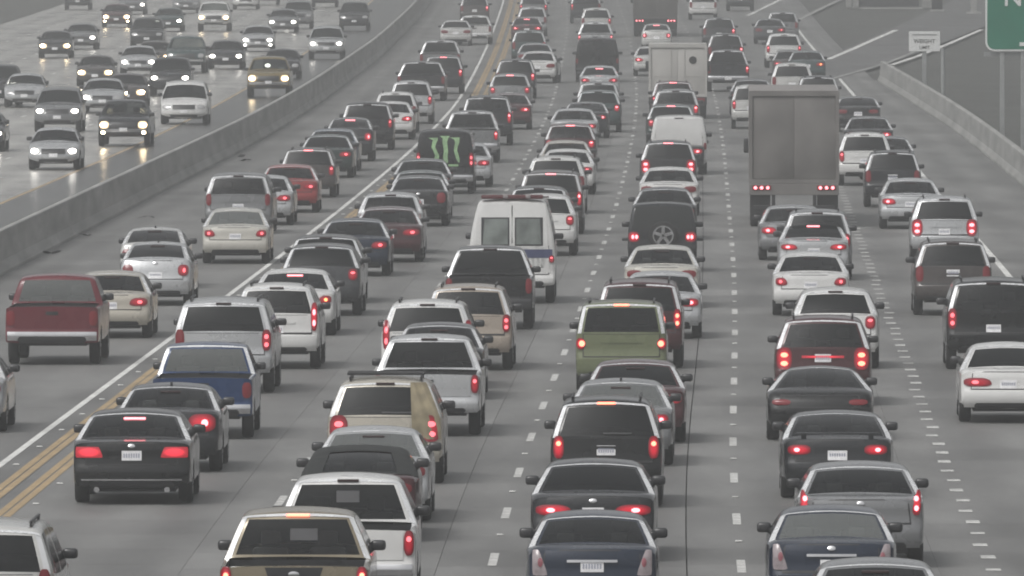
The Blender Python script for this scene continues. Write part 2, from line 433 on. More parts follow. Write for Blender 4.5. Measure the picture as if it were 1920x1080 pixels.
spec('jeep', W=1.72, belt=1.08, tumble=0.14, R=0.39, r=0.05, tr=0.01, tf=0.12, wheels=(0.72, 3.1), lampz=(0.86, 1.04), lamp=(0.78, 0.97), bump=(0.52, 0.70),
     rear=[(.06, .50), (.02, .54), (.0, .60), (.0, .72), (.02, .80), (.02, .95), (.03, 1.10)], deck=None,
     back=[(.03, 1.10), (.08, 1.42), (.16, 1.70)], roof=[(.16, 1.70), (.26, 1.77), (1.0, 1.80), (1.9, 1.78), (2.05, 1.74)],
     ws=[(2.05, 1.74), (2.2, 1.42), (2.36, 1.12)], hood=[(2.36, 1.12), (3.1, 1.08), (3.6, 1.0)], front=[(3.6, 1.0), (3.72, .9), (3.76, .75), (3.76, .6), (3.7, .5)])
spec('pickup', W=1.98, belt=1.15, tumble=0.36, R=0.39, r=0.05, tr=0.02, tf=0.09, wheels=(1.15, 4.55), lampz=(0.82, 1.16), lamp=(0.84, 0.985), bump=(0.46, 0.70), bed=1,
     rear=[(.08, .44), (.03, .48), (.0, .56), (.0, .68), (.05, .74), (.05, .95), (.06, 1.17)], deck=[(.06, 1.17), (1.0, 1.19), (1.95, 1.20)],
     back=[(1.95, 1.20), (2.0, 1.48), (2.10, 1.74)], roof=[(2.10, 1.74), (2.22, 1.80), (2.9, 1.84), (3.5, 1.80), (3.68, 1.75)],
     ws=[(3.68, 1.75), (4.0, 1.5), (4.3, 1.26)], hood=[(4.3, 1.26), (5.0, 1.18), (5.45, 1.06)], front=[(5.45, 1.06), (5.58, .95), (5.64, .8), (5.64, .58), (5.56, .42)])
spec('pickup_old', W=1.96, belt=1.18, tumble=0.30, R=0.37, r=0.035, tr=0.01, tf=0.06, wheels=(1.1, 4.4), lampz=(0.80, 1.10), lamp=(0.88, 0.985), bump=(0.50, 0.68), bed=1,
     rear=[(.06, .44), (.02, .48), (.0, .56), (.0, .66), (.05, .72), (.04, .95), (.04, 1.19)], deck=[(.04, 1.19), (1.0, 1.20), (2.05, 1.21)],
     back=[(2.05, 1.21), (2.09, 1.46), (2.18, 1.70)], roof=[(2.18, 1.70), (2.30, 1.76), (2.8, 1.79), (3.2, 1.76), (3.36, 1.71)],
     ws=[(3.36, 1.71), (3.65, 1.48), (3.95, 1.26)], hood=[(3.95, 1.26), (4.8, 1.2), (5.25, 1.12)], front=[(5.25, 1.12), (5.33, 1.0), (5.36, .82), (5.36, .58), (5.3, .44)])
spec('van', W=2.0, belt=1.25, tumble=0.10, R=0.37, r=0.06, tr=0.015, tf=0.09, wheels=(1.0, 4.4), lampz=(0.90, 1.15), lamp=(0.88, 0.985), bump=(0.42, 0.64),
     rear=[(.08, .40), (.02, .44), (.0, .50), (.0, .64), (.06, .70), (.06, .95), (.06, 1.25)], deck=None,
     back=[(.06, 1.25), (.08, 1.65), (.13, 2.02)], roof=[(.13, 2.02), (.25, 2.10), (1.8, 2.13), (3.6, 2.10), (3.85, 2.02)],
     ws=[(3.85, 2.02), (4.2, 1.66), (4.5, 1.32)], hood=[(4.5, 1.32), (4.95, 1.22), (5.2, 1.1)], front=[(5.2, 1.1), (5.32, .95), (5.38, .8), (5.38, .55), (5.3, .4)])
spec('ambulance', W=2.06, belt=1.40, tumble=0.10, R=0.39, r=0.05, tr=0.01, tf=0.09, wheels=(1.0, 4.6), lampz=(0.98, 1.16), lamp=(0.86, 0.985), bump=(0.46, 0.66),
     rear=[(.08, .42), (.02, .46), (.0, .52), (.0, .66), (.05, .72), (.05, 1.0), (.05, 1.40)], deck=None,
     back=[(.05, 1.40), (.09, 1.95), (.17, 2.42)], roof=[(.17, 2.42), (.28, 2.50), (1.8, 2.53), (3.5, 2.50), (3.7, 2.42)],
     ws=[(3.7, 2.42), (4.3, 1.85), (4.7, 1.36)], hood=[(4.7, 1.36), (5.2, 1.25), (5.5, 1.12)], front=[(5.5, 1.12), (5.6, .98), (5.66, .82), (5.66, .58), (5.58, .44)])

SC = [0, .22, .44, .66, .86, .93, .975, 1.0]
class Shape:
    """skin of one vehicle type; local x right, y forward from the rear bumper, z up"""
    def __init__(s, k):
        s.k = k
        n_end = 9
        s.rear = dense(k['rear'], n_end)
        s.deck = dense(k['deck'], max(4, int((k['deck'][-1][0] - k['deck'][0][0]) / 0.11))) if k['deck'] else None
        fb = [0, .05, .25, .5, .75, .93, 1.0]
        s.back = fracs(dense(k['back'], 24), fb)
        s.roof = dense(k['roof'], 16)
        s.ws = fracs(dense(k['ws'], 24), [1 - f for f in fb[::-1]])
        s.hood = dense(k['hood'], 9)
        s.front = dense(k['front'], n_end)
        s.L = max(p[0] for p in k['front'])
        s.H = max(p[1] for p in k['roof'])
        s.apex = max(k['roof'], key=lambda p: p[1])[0]
        segs = [('rear', s.rear)] + ([('deck', s.deck)] if s.deck else []) + [('back', s.back), ('roof', s.roof), ('ws', s.ws), ('hood', s.hood), ('front', s.front)]
        P = [segs[0][1][0]]; tag = []
        s.start = {}
        for nm, pts in segs:
            s.start[nm] = len(P) - 1
            for q in pts[1:]:
                P.append(q); tag.append(nm)
        s.P, s.tag = P, tag
        N = []
        for i in range(len(P)):
            a = P[max(0, i - 1)]; b = P[min(len(P) - 1, i + 1)]
            dy, dz = b[0] - a[0], b[1] - a[1]
            l = math.hypot(dy, dz) or 1
            N.append((-dz / l, dy / l))          # outward (rear faces look to -y, roof to +z)
        s.N = N
    def hw(s, y, z):
        k = s.k
        u = min(1, max(0, (0.9 - y) / 0.9)); v = min(1, max(0, (y - (s.L - 1.2)) / 1.2))
        p = 1 - k['tr'] * u ** 2 - k['tf'] * v ** 2.2
        w = k['W'] / 2 * p
        b = k['belt']
        if z > b:
            t = z - b
            return w * 0.985 - k['tumble'] * t - 0.10 * t * t
        m = 0.62 * b
        return w * (0.985 + 0.015 * (1 - ((z - m) / (b - m)) ** 2) if z > m else 1 - 0.055 * ((m - z) / m) ** 2)
    def inset(s, sx, tag):
        c = {'rear': 0.075, 'back': 0.05, 'roof': 0.055, 'ws': 0.09, 'hood': 0.05, 'front': 0.20, 'deck': 0.02}[tag]
        if s.k['tr'] < 0.035 and tag in ('rear', 'back'):
            c *= 0.35
        t = min(1, max(0, (sx - 0.84) / 0.16))
        return c * sx * sx + s.k['r'] * (1 - math.sqrt(max(0, 1 - t * t)))
    def pt(s, j, sx, sgn=1):
        tg = [s.tag[min(j, len(s.tag) - 1)], s.tag[max(0, j - 1)]]
        d = 0.5 * (s.inset(sx, tg[0]) + s.inset(sx, tg[1]))
        y = s.P[j][0] - s.N[j][0] * d
        z = s.P[j][1] - s.N[j][1] * d
        return (sgn * sx * s.hw(y, z), y, z)
    def build(s):
        V = []; F = {'body': [], 'rear_window': [], 'windshield': [], 'side_r': [], 'side_l': []}
        idx = {}
        def vid(key, co):
            if key not in idx:
                idx[key] = len(V); V.append(co)
            return idx[key]
        cols = [-c for c in SC[:0:-1]] + SC
        def tv(j, c):
            return vid(('t', j, round(c, 4)), s.pt(j, abs(c), -1 if c < 0 else 1))
        bed = s.k.get('bed')
        for j in range(len(s.P) - 1):
            tg = s.tag[j]; i = j - s.start[tg]
            nseg = s.tag.count(tg)
            for q in range(len(cols) - 1):
                a, b = cols[q], cols[q + 1]
                m = max(abs(a), abs(b))
                kind = 'body'
                if tg == 'back' and m <= 0.865 and 1 <= i <= nseg - 2:
                    kind = 'rear_window'
                if tg == 'ws' and m <= 0.935 and 1 <= i <= nseg - 2:
                    kind = 'windshield'
                if tg == 'deck' and bed and m <= 0.935 and 1 <= i:
                    continue
                F[kind].append([tv(j, a), tv(j, b), tv(j + 1, b), tv(j + 1, a)])
        k = s.k
        jb = s.start['back']; jr = s.start['roof']; jw = s.start['ws']; jh = s.start['hood']; jf = s.start['front']; jd = s.start.get('deck', jb)
        E = [s.pt(j, 1.0) for j in range(len(s.P))]           # edge of the top skin
        nroof = jw - jr
        zw = k['R']
        def arch(y):
            z = 0.0
            for yw in k['wheels']:
                dy = y - yw; Ra = k['R'] + 0.055
                if abs(dy) < Ra:
                    z = max(z, k['R'] + math.sqrt(Ra * Ra - dy * dy))
            return z
        B0, W0 = E[jb], E[jh]
        belt = [None] * (nroof + 1)
        for i in range(nroof + 1):
            t = i / nroof
            belt[i] = (B0[1] + (W0[1] - B0[1]) * t, B0[2] + (W0[2] - B0[2]) * t - 0.05 * math.sin(math.pi * t))
        for sg, sname in ((1, 'side_r'), (-1, 'side_l')):
            # ---- lower side
            top = []   # (key or None, y, z)
            for j in range(jd if s.deck else jb, jb):
                top.append((('t', j, sg * 1.0), E[j][1], E[j][2]))
            for i in range(nroof + 1):
                key = ('t', jb, sg * 1.0) if i == 0 else (('t', jh, sg * 1.0) if i == nroof else ('b', i, sg))
                top.append((key, belt[i][0], belt[i][1]))
            for j in range(jh + 1, jf + 1):
                top.append((('t', j, sg * 1.0), E[j][1], E[j][2]))
            nrear = jd if s.deck else jb
            zr = [E[j][2] for j in range(0, nrear + 1)]
            fr = [(z - zr[0]) / (zr[-1] - zr[0]) for z in zr]
            fz = [E[j][2] for j in range(len(E) - 1, jf - 1, -1)]; fy = [E[j][1] for j in range(len(E) - 1, jf - 1, -1)]
            y0t, y1t = top[0][1], top[-1][1]
            nr = len(fr)
            for i in range(nr - 1):
                for c in range(len(top) - 1):
                    q = []
                    for (ii, cc) in ((i, c), (i, c + 1), (i + 1, c + 1), (i + 1, c)):
                        if ii == nr - 1:
                            key, y, z = top[cc]
                            q.append(vid(key, (sg * s.hw(y, z), y, z)))
                        elif cc == 0:
                            q.append(vid(('t', ii, sg * 1.0), (sg * E[ii][0], E[ii][1], E[ii][2])))
                        else:
                            t = (top[cc][1] - y0t) / (y1t - y0t)
                            f = fr[ii]
                            ya = E[ii][1]
                            zf = fz[0] + f * (fz[-1] - fz[0]); yf = float(np.interp(zf, fz, fy))
                            y = ya + (yf - ya) * t
                            zb = max(zr[0] + (fz[0] - zr[0]) * t - 0.03 * math.sin(math.pi * t), arch(y))
                            ztop = top[cc][2]
                            z = zb + f * (ztop - zb)
                            q.append(vid(('s', ii, cc, sg), (sg * s.hw(y, z), y, z)))
                    F['body'].append(q if sg > 0 else q[::-1])
            # ---- greenhouse side
            lc = [E[j] for j in range(jb, jr + 1)]; rc = [E[j] for j in range(jh, jw - 1, -1)]
            tr = [E[j] for j in range(jr, jw + 1)]
            nk = len(lc) - 1
            def gp(i, c):
                if c == 0: return vid(('t', jb + i, sg * 1.0), None)
                if c == nroof: return vid(('t', jh - i, sg * 1.0), None)
                if i == 0: return vid(('b', c, sg), None)
                if i == nk: return vid(('t', jr + c, sg * 1.0), None)
                u = c / nroof
                v = 0.5 * ((lc[i][2] - lc[0][2]) / (lc[-1][2] - lc[0][2]) + (rc[i][2] - rc[0][2]) / (rc[-1][2] - rc[0][2]))
                def cs(n, bel, l, r, t):
                    a = (1 - v) * bel + v * t + (1 - u) * l + u * r
                    return a
                out = []
                for ax, bi in ((1, 0), (2, 1)):
                    p00, p10, p01, p11 = lc[0][ax], rc[0][ax], lc[-1][ax], rc[-1][ax]
                    val = (1 - v) * belt[c][bi] + v * tr[c][ax] + (1 - u) * lc[i][ax] + u * rc[i][ax] - ((1 - u) * (1 - v) * p00 + u * (1 - v) * p10 + (1 - u) * v * p01 + u * v * p11)
                    out.append(val)
                return vid(('g', i, c, sg), (sg * s.hw(*out), out[0], out[1]))
            pill = {int(nroof * 0.5)} if not bed else set()
            for i in range(nk):
                for c in range(nroof):
                    q = [gp(i, c), gp(i, c + 1), gp(i + 1, c + 1), gp(i + 1, c)]
                    win = 1 <= i <= nk - 2 and 1 <= c <= nroof - 2 and c not in pill
                    F[sname if win else 'body'].append(q if sg > 0 else q[::-1])
        out = {}
        for nm, fs in F.items():
            used = sorted({v for f in fs for v in f})
            mp = {v: i for i, v in enumerate(used)}
            out[nm] = mesh(nm, [V[v] for v in used], [[mp[v] for v in f] for f in fs], 38)
        return out
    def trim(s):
        """added pale strip, a painted sky reflection, up both rear pillars and across the rear edge of the roof"""
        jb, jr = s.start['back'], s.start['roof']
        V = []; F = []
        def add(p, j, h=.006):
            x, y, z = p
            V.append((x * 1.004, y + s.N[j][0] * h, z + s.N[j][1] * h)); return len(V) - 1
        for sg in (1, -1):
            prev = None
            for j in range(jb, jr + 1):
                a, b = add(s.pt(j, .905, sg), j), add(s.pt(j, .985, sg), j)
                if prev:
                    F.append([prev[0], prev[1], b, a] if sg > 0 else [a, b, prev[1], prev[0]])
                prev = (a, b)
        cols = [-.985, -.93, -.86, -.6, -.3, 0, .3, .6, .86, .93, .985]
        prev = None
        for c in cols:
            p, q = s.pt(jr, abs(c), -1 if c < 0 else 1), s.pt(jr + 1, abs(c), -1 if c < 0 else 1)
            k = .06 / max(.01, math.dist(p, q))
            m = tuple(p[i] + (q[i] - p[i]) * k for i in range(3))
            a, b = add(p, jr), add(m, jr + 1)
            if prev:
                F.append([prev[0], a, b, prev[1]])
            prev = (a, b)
        return mesh('roof_sky_glint', V, F, 40)
    # ---- rear and front faces as functions
    def ry(s, x, z):
        pts = s.rear if s.deck else s.rear + s.back[1:]
        zs = [p[1] for p in pts]; ys = [p[0] for p in pts]
        y = float(np.interp(z, zs, ys))
        w = s.hw(y + 0.03, z)
        sx = min(1, abs(x) / w)
        return y + s.inset(sx, 'rear' if z < s.rear[-1][1] else 'back') * 0.98
    def fy(s, x, z):
        pts = s.front[::-1]
        y = float(np.interp(z, [p[1] for p in pts], [p[0] for p in pts]))
        sx = min(1, abs(x) / s.hw(y - 0.05, z))
        return y - s.inset(sx, 'front') * 0.98
    def patch(s, x0, x1, z0, z1, off=0.015, nx=8, nz=5, front=False, x0t=None, x1t=None, rnd=False, depth=0.03, soft=0.0):
        """thin solid panel that follows the rear (or front) face; x0t/x1t: edges at the top"""
        if x0t is None: x0t = x0
        if x1t is None: x1t = x1
        sgn = 1 if front else -1
        fn = s.fy if front else s.ry
        V = []; Fc = []
        if rnd:
            cx, cz, rx, rz = (x0 + x1) / 2, (z0 + z1) / 2, (x1 - x0) / 2, (z1 - z0) / 2
            ns = 14
            V.append((cx, fn(cx, cz) + sgn * (off + 0.012), cz))
            for lay in (0, 1):
                for k in range(ns):
                    a = 2 * math.pi * k / ns
                    x, z = cx + rx * math.cos(a), cz + rz * math.sin(a)
                    V.append((x, fn(x, z) + sgn * (off if lay == 0 else -depth), z))
            for k in range(ns):
                k2 = (k + 1) % ns
                f1 = [0, 1 + k, 1 + k2]; f2 = [1 + k, 1 + ns + k, 1 + ns + k2, 1 + k2]
                Fc += [f1, f2]
        else:
            for i in range(nz + 1):
                t = i / nz; z = z0 + (z1 - z0) * t
                a, b = x0 + (x0t - x0) * t, x1 + (x1t - x1) * t
                for j in range(nx + 1):
                    u, w_ = 2 * j / nx - 1, 2 * t - 1
                    x = (a + b) / 2 + (b - a) / 2 * u * (1 - soft * w_ ** 4)
                    zz = (z0 + z1) / 2 + (z1 - z0) / 2 * w_ * (1 - soft * u ** 4)
                    V.append((x, fn(x, zz) + sgn * (off + 0.012 * (1 - u * u) * (1 - w_ * w_) * (soft > 0)), zz))
            g = lambda i, j: i * (nx + 1) + j
            for i in range(nz):
                for j in range(nx):
                    Fc.append([g(i, j), g(i, j + 1), g(i + 1, j + 1), g(i + 1, j)])
            rim = [g(0, j) for j in range(nx + 1)] + [g(i, nx) for i in range(1, nz + 1)] + [g(nz, j) for j in range(nx - 1, -1, -1)] + [g(i, 0) for i in range(nz - 1, 0, -1)]
            n0 = len(V)
            for v in rim:
                x, y, z = V[v]; V.append((x, y - sgn * (off + depth), z))
            m = len(rim)
            for q in range(m):
                q2 = (q + 1) % m
                Fc.append([rim[q], n0 + q, n0 + q2, rim[q2]])
        if front:
            Fc = [f[::-1] for f in Fc]
        return mesh('panel', V, Fc, 40)

def lathe_wheel(R, w):
    prof = [(-w / 2, R * .66), (-w / 2, R * .90), (-w / 2 + .02, R * .97), (-w / 2 + .05, R), (w / 2 - .05, R), (w / 2 - .02, R * .97), (w / 2, R * .90), (w / 2, R * .66)]
    n = 24; V = []; F = []
    for k in range(n):
        a = 2 * math.pi * k / n
        for (x, r) in prof:
            V.append((x, r * math.cos(a), r * math.sin(a)))
    m = len(prof)
    for k in range(n):
        for i in range(m - 1):
            F.append([k * m + i, k * m + i + 1, ((k + 1) % n) * m + i + 1, ((k + 1) % n) * m + i])
    return mesh('tyre', V, F, 40)
def rim_mesh(R, w):
    mb = MB(); mb.disc((-w / 2 + 0.02, 0, 0), 'x', 0, R * .66, w - 0.04, 20)
    for k in range(5):
        a = 2 * math.pi * k / 5
        c, sn = math.cos(a), math.sin(a)
        n = len(mb.v)
        for x in (w / 2 - 0.02, w / 2 + 0.004):
            for (u, v) in ((.08, -.04), (R * .6, -.03), (R * .6, .03), (.08, .04)):
                mb.v.append((x, u * c - v * sn, u * sn + v * c))
        mb.f += [[n + i for i in q] for q in ((0, 3, 2, 1), (4, 5, 6, 7), (0, 1, 5, 4), (1, 2, 6, 5), (2, 3, 7, 6), (3, 0, 4, 7))]
    return mb.mesh('rim', 30)

# ------------------------------------------------------------------ vehicles
ASSET = {}
def asset(key, fn):
    if key not in ASSET:
        ASSET[key] = fn()
    return ASSET[key]

def mirrored(me):
    m2 = me.copy()
    co = np.zeros(len(m2.vertices) * 3); m2.vertices.foreach_get('co', co)
    co[0::3] *= -1; m2.vertices.foreach_set('co', co)
    m2.flip_normals()
    m2.update()
    return m2

TWO_BOX = {'suv', 'suv_large', 'crossover', 'minivan', 'boxy', 'jeep', 'van', 'ambulance'}
LAMPS = {  # inner, outer share of the half width; bottom and top in metres (None: from the body)
    'wide': (0.42, 0.97, None, None), 'corner': (0.62, 0.97, None, None), 'bar': (0.34, 0.97, -0.03, -0.05),
    'tall': (0.80, 0.985, None, None), 'pillar': (0.83, 0.985, 0.0, 0.22), 'block': (0.66, 0.985, -0.08, 0.0), 'led': (0.50, 0.985, -0.015, 0.01),
}
GLS = {'D': GLASS_SKY, 'C': GLASS_C, 'T': GLASS_T, 'M': GLASS_M}
GROUPS = {'A': 'cars in the lane beside the median', 'B': 'cars in the second lane from the median', 'C': 'cars in the third lane from the median',
          'D': 'cars in the fourth lane from the median', 'E': 'cars in the fifth lane from the median', 'F': 'cars in the rightmost lane', 'O': 'oncoming cars beyond the median'}
NAMES = {'sedan': 'sedan', 'sedan_big': 'sedan', 'sedan_tall': 'sedan', 'coupe': 'coupe', 'sport': 'sports_car', 'hatch': 'hatchback', 'suv': 'sport_utility_vehicle',
         'suv_large': 'sport_utility_vehicle', 'crossover': 'crossover', 'minivan': 'minivan', 'boxy': 'boxy_wagon', 'jeep': 'off_road_vehicle', 'pickup': 'pickup_truck',
         'pickup_old': 'pickup_truck', 'van': 'van', 'ambulance': 'ambulance'}
CATS = {'sedan': 'car', 'sedan_big': 'car', 'sedan_tall': 'car', 'coupe': 'car', 'sport': 'sports car', 'hatch': 'car', 'suv': 'suv', 'suv_large': 'suv', 'crossover': 'suv',
        'minivan': 'minivan', 'boxy': 'car', 'jeep': 'suv', 'pickup': 'pickup truck', 'pickup_old': 'pickup truck', 'van': 'van', 'ambulance': 'ambulance'}
SEEN = set()

def vehicle(lane, typ, color, px, py, state, label, **o):
    S = asset(('shape', typ), lambda: Shape(SPECS[typ]))
    k = S.k
    B = asset(('body', typ), S.build)
    sx = o.get('w', 1.0) * random.uniform(0.985, 1.015); sz = o.get('h', 1.0)
    P = at(px, py, S.H * sz)
    onc = lane == 'O'
    hd = head(P.y) + math.radians(o.get('yaw', 0.0)) + math.radians(random.uniform(-0.35, 0.35))
    rot = (math.pi - hd) if onc else -hd
    off = Matrix.Rotation(rot, 3, 'Z') @ Vector((0, S.apex, 0))
    root = bpy.data.objects.new(NAMES[typ], None)
    COL.objects.link(root)
    root.empty_display_size = 0.5
    bx, by = P.x - off.x, P.y - off.y
    root.location = (bx, by, gz(by))
    root.rotation_euler = (0, 0, rot)
    root.scale = (sx, 1, sz)
    assert label not in SEEN, label
    SEEN.add(label)
    root['label'] = label; root['category'] = CATS[typ]; root['group'] = GROUPS[lane]
    pm = paint(color)
    far = P.y > 560
    gm = GLS[o.get('g', random.choice('TTTM') if typ in TWO_BOX else random.choice('CMMT'))]
    roofm = o.get('roofm')
    link('body', B['body'], pm, root)
    if typ == 'ambulance' or o.get('blank'):
        pass
    else:
        link('rear_window', B['rear_window'], gm, root)
    link('windshield', B['windshield'], GLASS_C if not onc else GLASS_M, root)
    link('side_window', B['side_r'], gm, root); link('side_window', B['side_l'], gm, root)
    HWr = k['W'] / 2
    # wheels
    wm = asset(('tyre', k['R']), lambda: lathe_wheel(k['R'], 0.22))
    rm = asset(('rim', k['R']), lambda: rim_mesh(k['R'], 0.22))
    for iw, yw in enumerate(k['wheels']):
        for sg in (1, -1):
            wx = S.hw(yw, k['R']) - 0.115
            w = link('wheel', wm, RUBBER, root); w.location = (sg * wx, yw, k['R'])
            if sg < 0: w.rotation_euler = (0, 0, math.pi)
            if not far:
                link('rim', rm, ALLOY, w)
    ub = asset(('under', typ), lambda: MB().box(-HWr + .26, HWr - .26, 0.22, S.L - 0.3, k['rear'][0][1] - 0.05, k['rear'][0][1] + 0.22).box(-HWr + .10, HWr - .10, k['wheels'][0] + .5, k['wheels'][1] - .5, k['rear'][0][1] - 0.02, k['rear'][0][1] + 0.2).mesh('underbody'))
    link('underbody', ub, DARK, root)
    # mirrors
    ym = S.ws[-1][0] - 0.38; zm = k['belt'] + 0.10
    mm = asset(('mirror', typ), lambda: MB().box(0, 0.20, -0.06, 0.08, -0.065, 0.075, 0.04).mesh('mirror', 50))
    for sg in (1, -1):
        m = link('mirror', mm, MIRR, root)
        m.location = (sg * (S.hw(ym, zm) - 0.02) - (0.20 if sg < 0 else 0), ym, zm)
    # seats seen through clear glass
    if gm is not GLASS_T and not far:
        fs = S.ws[0][0] - 0.15 if typ not in ('pickup', 'pickup_old') else S.ws[0][0] - 0.55
        sm = asset('seat', lambda: MB().box(-.24, .24, -.08, .08, 0, .56, .05).box(-.13, .13, -.05, .05, .58, .78, .04).box(-.24, .24, 0, .5, -.18, .0, .05).mesh('seat', 40))
        for sg in (1, -1):
            st = link('seat', sm, SEATM, root); st.location = (sg * .38, fs - 0.35, k['belt'] - 0.42)
        if S.deck and not k.get('bed'):
            rb = asset('bench', lambda: MB().box(-.62, .62, -.08, .08, 0, .5, .06).box(-.48, -.24, -.05, .05, .5, .64, .04).box(.24, .48, -.05, .05, .5, .64, .04).mesh('bench', 40))
            st = link('rear_bench', rb, SEATM, root); st.location = (0, S.back[-1][0] - 0.05, k['belt'] - 0.45)
            ps = asset(('shelf', typ), lambda: MB().box(-HWr + .3, HWr - .3, S.back[0][0] + 0.05, S.back[-1][0], k['belt'] - 0.06, k['belt'] - 0.03).mesh('parcel_shelf'))
            link('parcel_shelf', ps, SEATM, root)
    if onc:
        front_end(root, S, k, typ, state, o, pm, far)
        return root
    rear_end(root, S, k, typ, state, o, pm, far)
    return root

def rear_end(root, S, k, typ, state, o, pm, far):
    HWr = S.hw(0.05, 0.8)
    lz0, lz1 = k['lampz']; b0, b1 = k['bump']
    zt = S.rear[-1][1]
    # bumper, lid, plate
    bm = {'paint': pm, 'dark': TRIM, 'chrome': CHROME}[o.get('bumper', 'dark' if typ in ('jeep',) else ('chrome' if typ in ('pickup_old', 'pickup') else 'paint'))]
    link('rear_bumper', asset(('bumper', typ), lambda: S.patch(-HWr * .965, HWr * .965, b0, b1, 0.03, 20, 5)), bm, root)
    if k.get('bed'):
        link('tailgate', asset(('lid', typ), lambda: S.patch(-HWr * .83, HWr * .83, b1 + .06, zt - .02, 0.012, 12, 5)), o.get('lidm', pm), root)
        link('tailgate_handle', asset(('handle', typ), lambda: S.patch(-.13, .13, zt - .17, zt - .10, 0.022, 3, 1)), TRIM, root)
        bl = asset(('bed', typ), lambda: bed_mesh(S, k))
        link('cargo_bed', bl, TRIM, root)
    elif S.deck:
        link('lid_seam', asset(('seam', typ), lambda: S.patch(-HWr * .82, HWr * .82, b1 + .03, zt - .018, 0.004, 14, 5, x0t=-HWr * .78, x1t=HWr * .78)), DARK, root)
        link('trunk_lid', asset(('lid', typ), lambda: S.patch(-HWr * .80, HWr * .80, b1 + .05, zt - .035, 0.010, 14, 5, x0t=-HWr * .76, x1t=HWr * .76)), pm, root)
    else:
        link('tailgate_seam', asset(('seam', typ), lambda: S.patch(-HWr * .86, HWr * .86, b1 + .03, zt - .01, 0.005, 14, 5)), DARK, root)
        link('tailgate', asset(('lid', typ), lambda: S.patch(-HWr * .84, HWr * .84, b1 + .05, zt - .02, 0.012, 14, 5)), pm, root)
        if typ not in ('jeep', 'ambulance', 'van'):
            link('garnish', asset(('garnish', typ), lambda: S.patch(-HWr * .45, HWr * .45, zt - .19, zt - .14, 0.026, 10, 1)), o.get('garm', pm), root)
    if not o.get('noplate'):
        zp = o.get('pz', (b0 + b1) / 2 + 0.02 if (k.get('bed')) else (b1 + 0.13))
        pl = link('licence_plate', asset(('plate', typ, zp), lambda: S.patch(-.155, .155, zp - .078, zp + .078, 0.042 if zp < b1 + .05 else 0.024, 4, 2)), PLATE, root)
        if not far:
            link('plate_characters', asset(('ink', typ, zp), lambda: plate_ink(S, zp, 0.045 if zp < b1 + .05 else 0.027)), PLATE2, pl)
    if typ not in ('jeep', 'van', 'ambulance') and not o.get('notrim'):  # notrim leaves out the painted sky glint
        link('roof_sky_glint', asset(('roofglint', typ), S.trim), SKY_GLINT, root)  # added strip that paints in a sky glint, not a real moulding
    # lower valance
    link('valance', asset(('valance', typ), lambda: S.patch(-HWr * .74, HWr * .74, k['rear'][0][1] + 0.005, b0 + 0.085, 0.036, 10, 3, soft=.06)), TRIM, root)
    # lamps
    style = o.get('lamp', None)
    ls = {'O': (LENS_OFF, None), 'T': (LENS_TAIL, BULB_T), 'B': (LENS_BRAKE, BULB_B), 'H': (LENS_BRAKE, BULB_HOT), 'L': (LENS_LED, None), 'C': (LENS_CLEAR, LENS_PINK), 'A': (LENS_TAIL, AMBER)}[state[0]]
    def lampmesh():
        if style == 'round':
            zc = (lz0 + lz1) / 2
            return S.patch(HWr * .80, HWr * .75 + .23, zc - .115, zc + .115, 0.03, rnd=True)
        a, b, d0, d1 = LAMPS.get(style, (k['lamp'][0], k['lamp'][1], None, None))
        if style is None or style not in LAMPS:
            a, b = k['lamp']
        if state[0] == 'C':
            return S.patch(HWr * .72, HWr * .975, lz0 - .03, lz1 + .02, 0.022, 10, 6, x0t=HWr * .86, soft=.08)
        return S.patch(HWr * a, HWr * b, lz0 + (d0 or 0), lz1 + (d1 or 0), 0.022, 10, 6, x0t=HWr * (a + 0.07 if typ in ('sedan_big', 'sedan') else a), soft=.05 if style == 'led' else .22)
    def bulbmesh(n):
        if style == 'round':
            zc = (lz0 + lz1) / 2; xc = HWr * .75 + .115
            return S.patch(xc - .06, xc + .06, zc - .06, zc + .06, 0.045, rnd=True)
        a, b, d0, d1 = LAMPS.get(style, (k['lamp'][0], k['lamp'][1], None, None))
        z0, z1 = lz0 + (d0 or 0), lz1 + (d1 or 0)
        wdt, hgt = HWr * (b - a), z1 - z0
        if hgt > wdt * 1.2:
            zc = z0 + hgt * ((0.66 if n == 0 else 0.28) if state[0] != 'C' else .3); xc = HWr * (a + b) / 2
            rx, rz = wdt * .24, hgt * .11
        else:
            xc = HWr * (a + (b - a) * (0.60 if n == 0 else 0.27)); zc = (z0 + z1) / 2
            rx, rz = min(.065, wdt * .13), hgt * .21
        return S.patch(xc - rx, xc + rx, zc - rz, zc + rz, 0.040, rnd=True)
    for sg in (1, -1):
        if o.get('only') and o['only'] != sg:
            mlens, mb = LENS_OFF, None
        else:
            mlens, mb = ls
        key = ('lamp', typ, style, sg, state[0] == 'C')
        me = asset(key, lampmesh) if sg > 0 else asset(key, lambda: mirrored(asset(('lamp', typ, style, 1, state[0] == 'C'), lampmesh)))
        L = link('tail_lamp', me, mlens, root)
        if mb is not None:
            for n in range(2 if (style in ('block', 'pillar', 'tall', 'led') and not far) else 1):
                bk = ('bulb', typ, style, n, sg, state[0] == 'C')
                bme = asset(bk, lambda: bulbmesh(n)) if sg > 0 else asset(bk, lambda: mirrored(asset(('bulb', typ, style, n, 1, state[0] == 'C'), lambda: bulbmesh(n))))
                link('bulb', bme, mb, L)
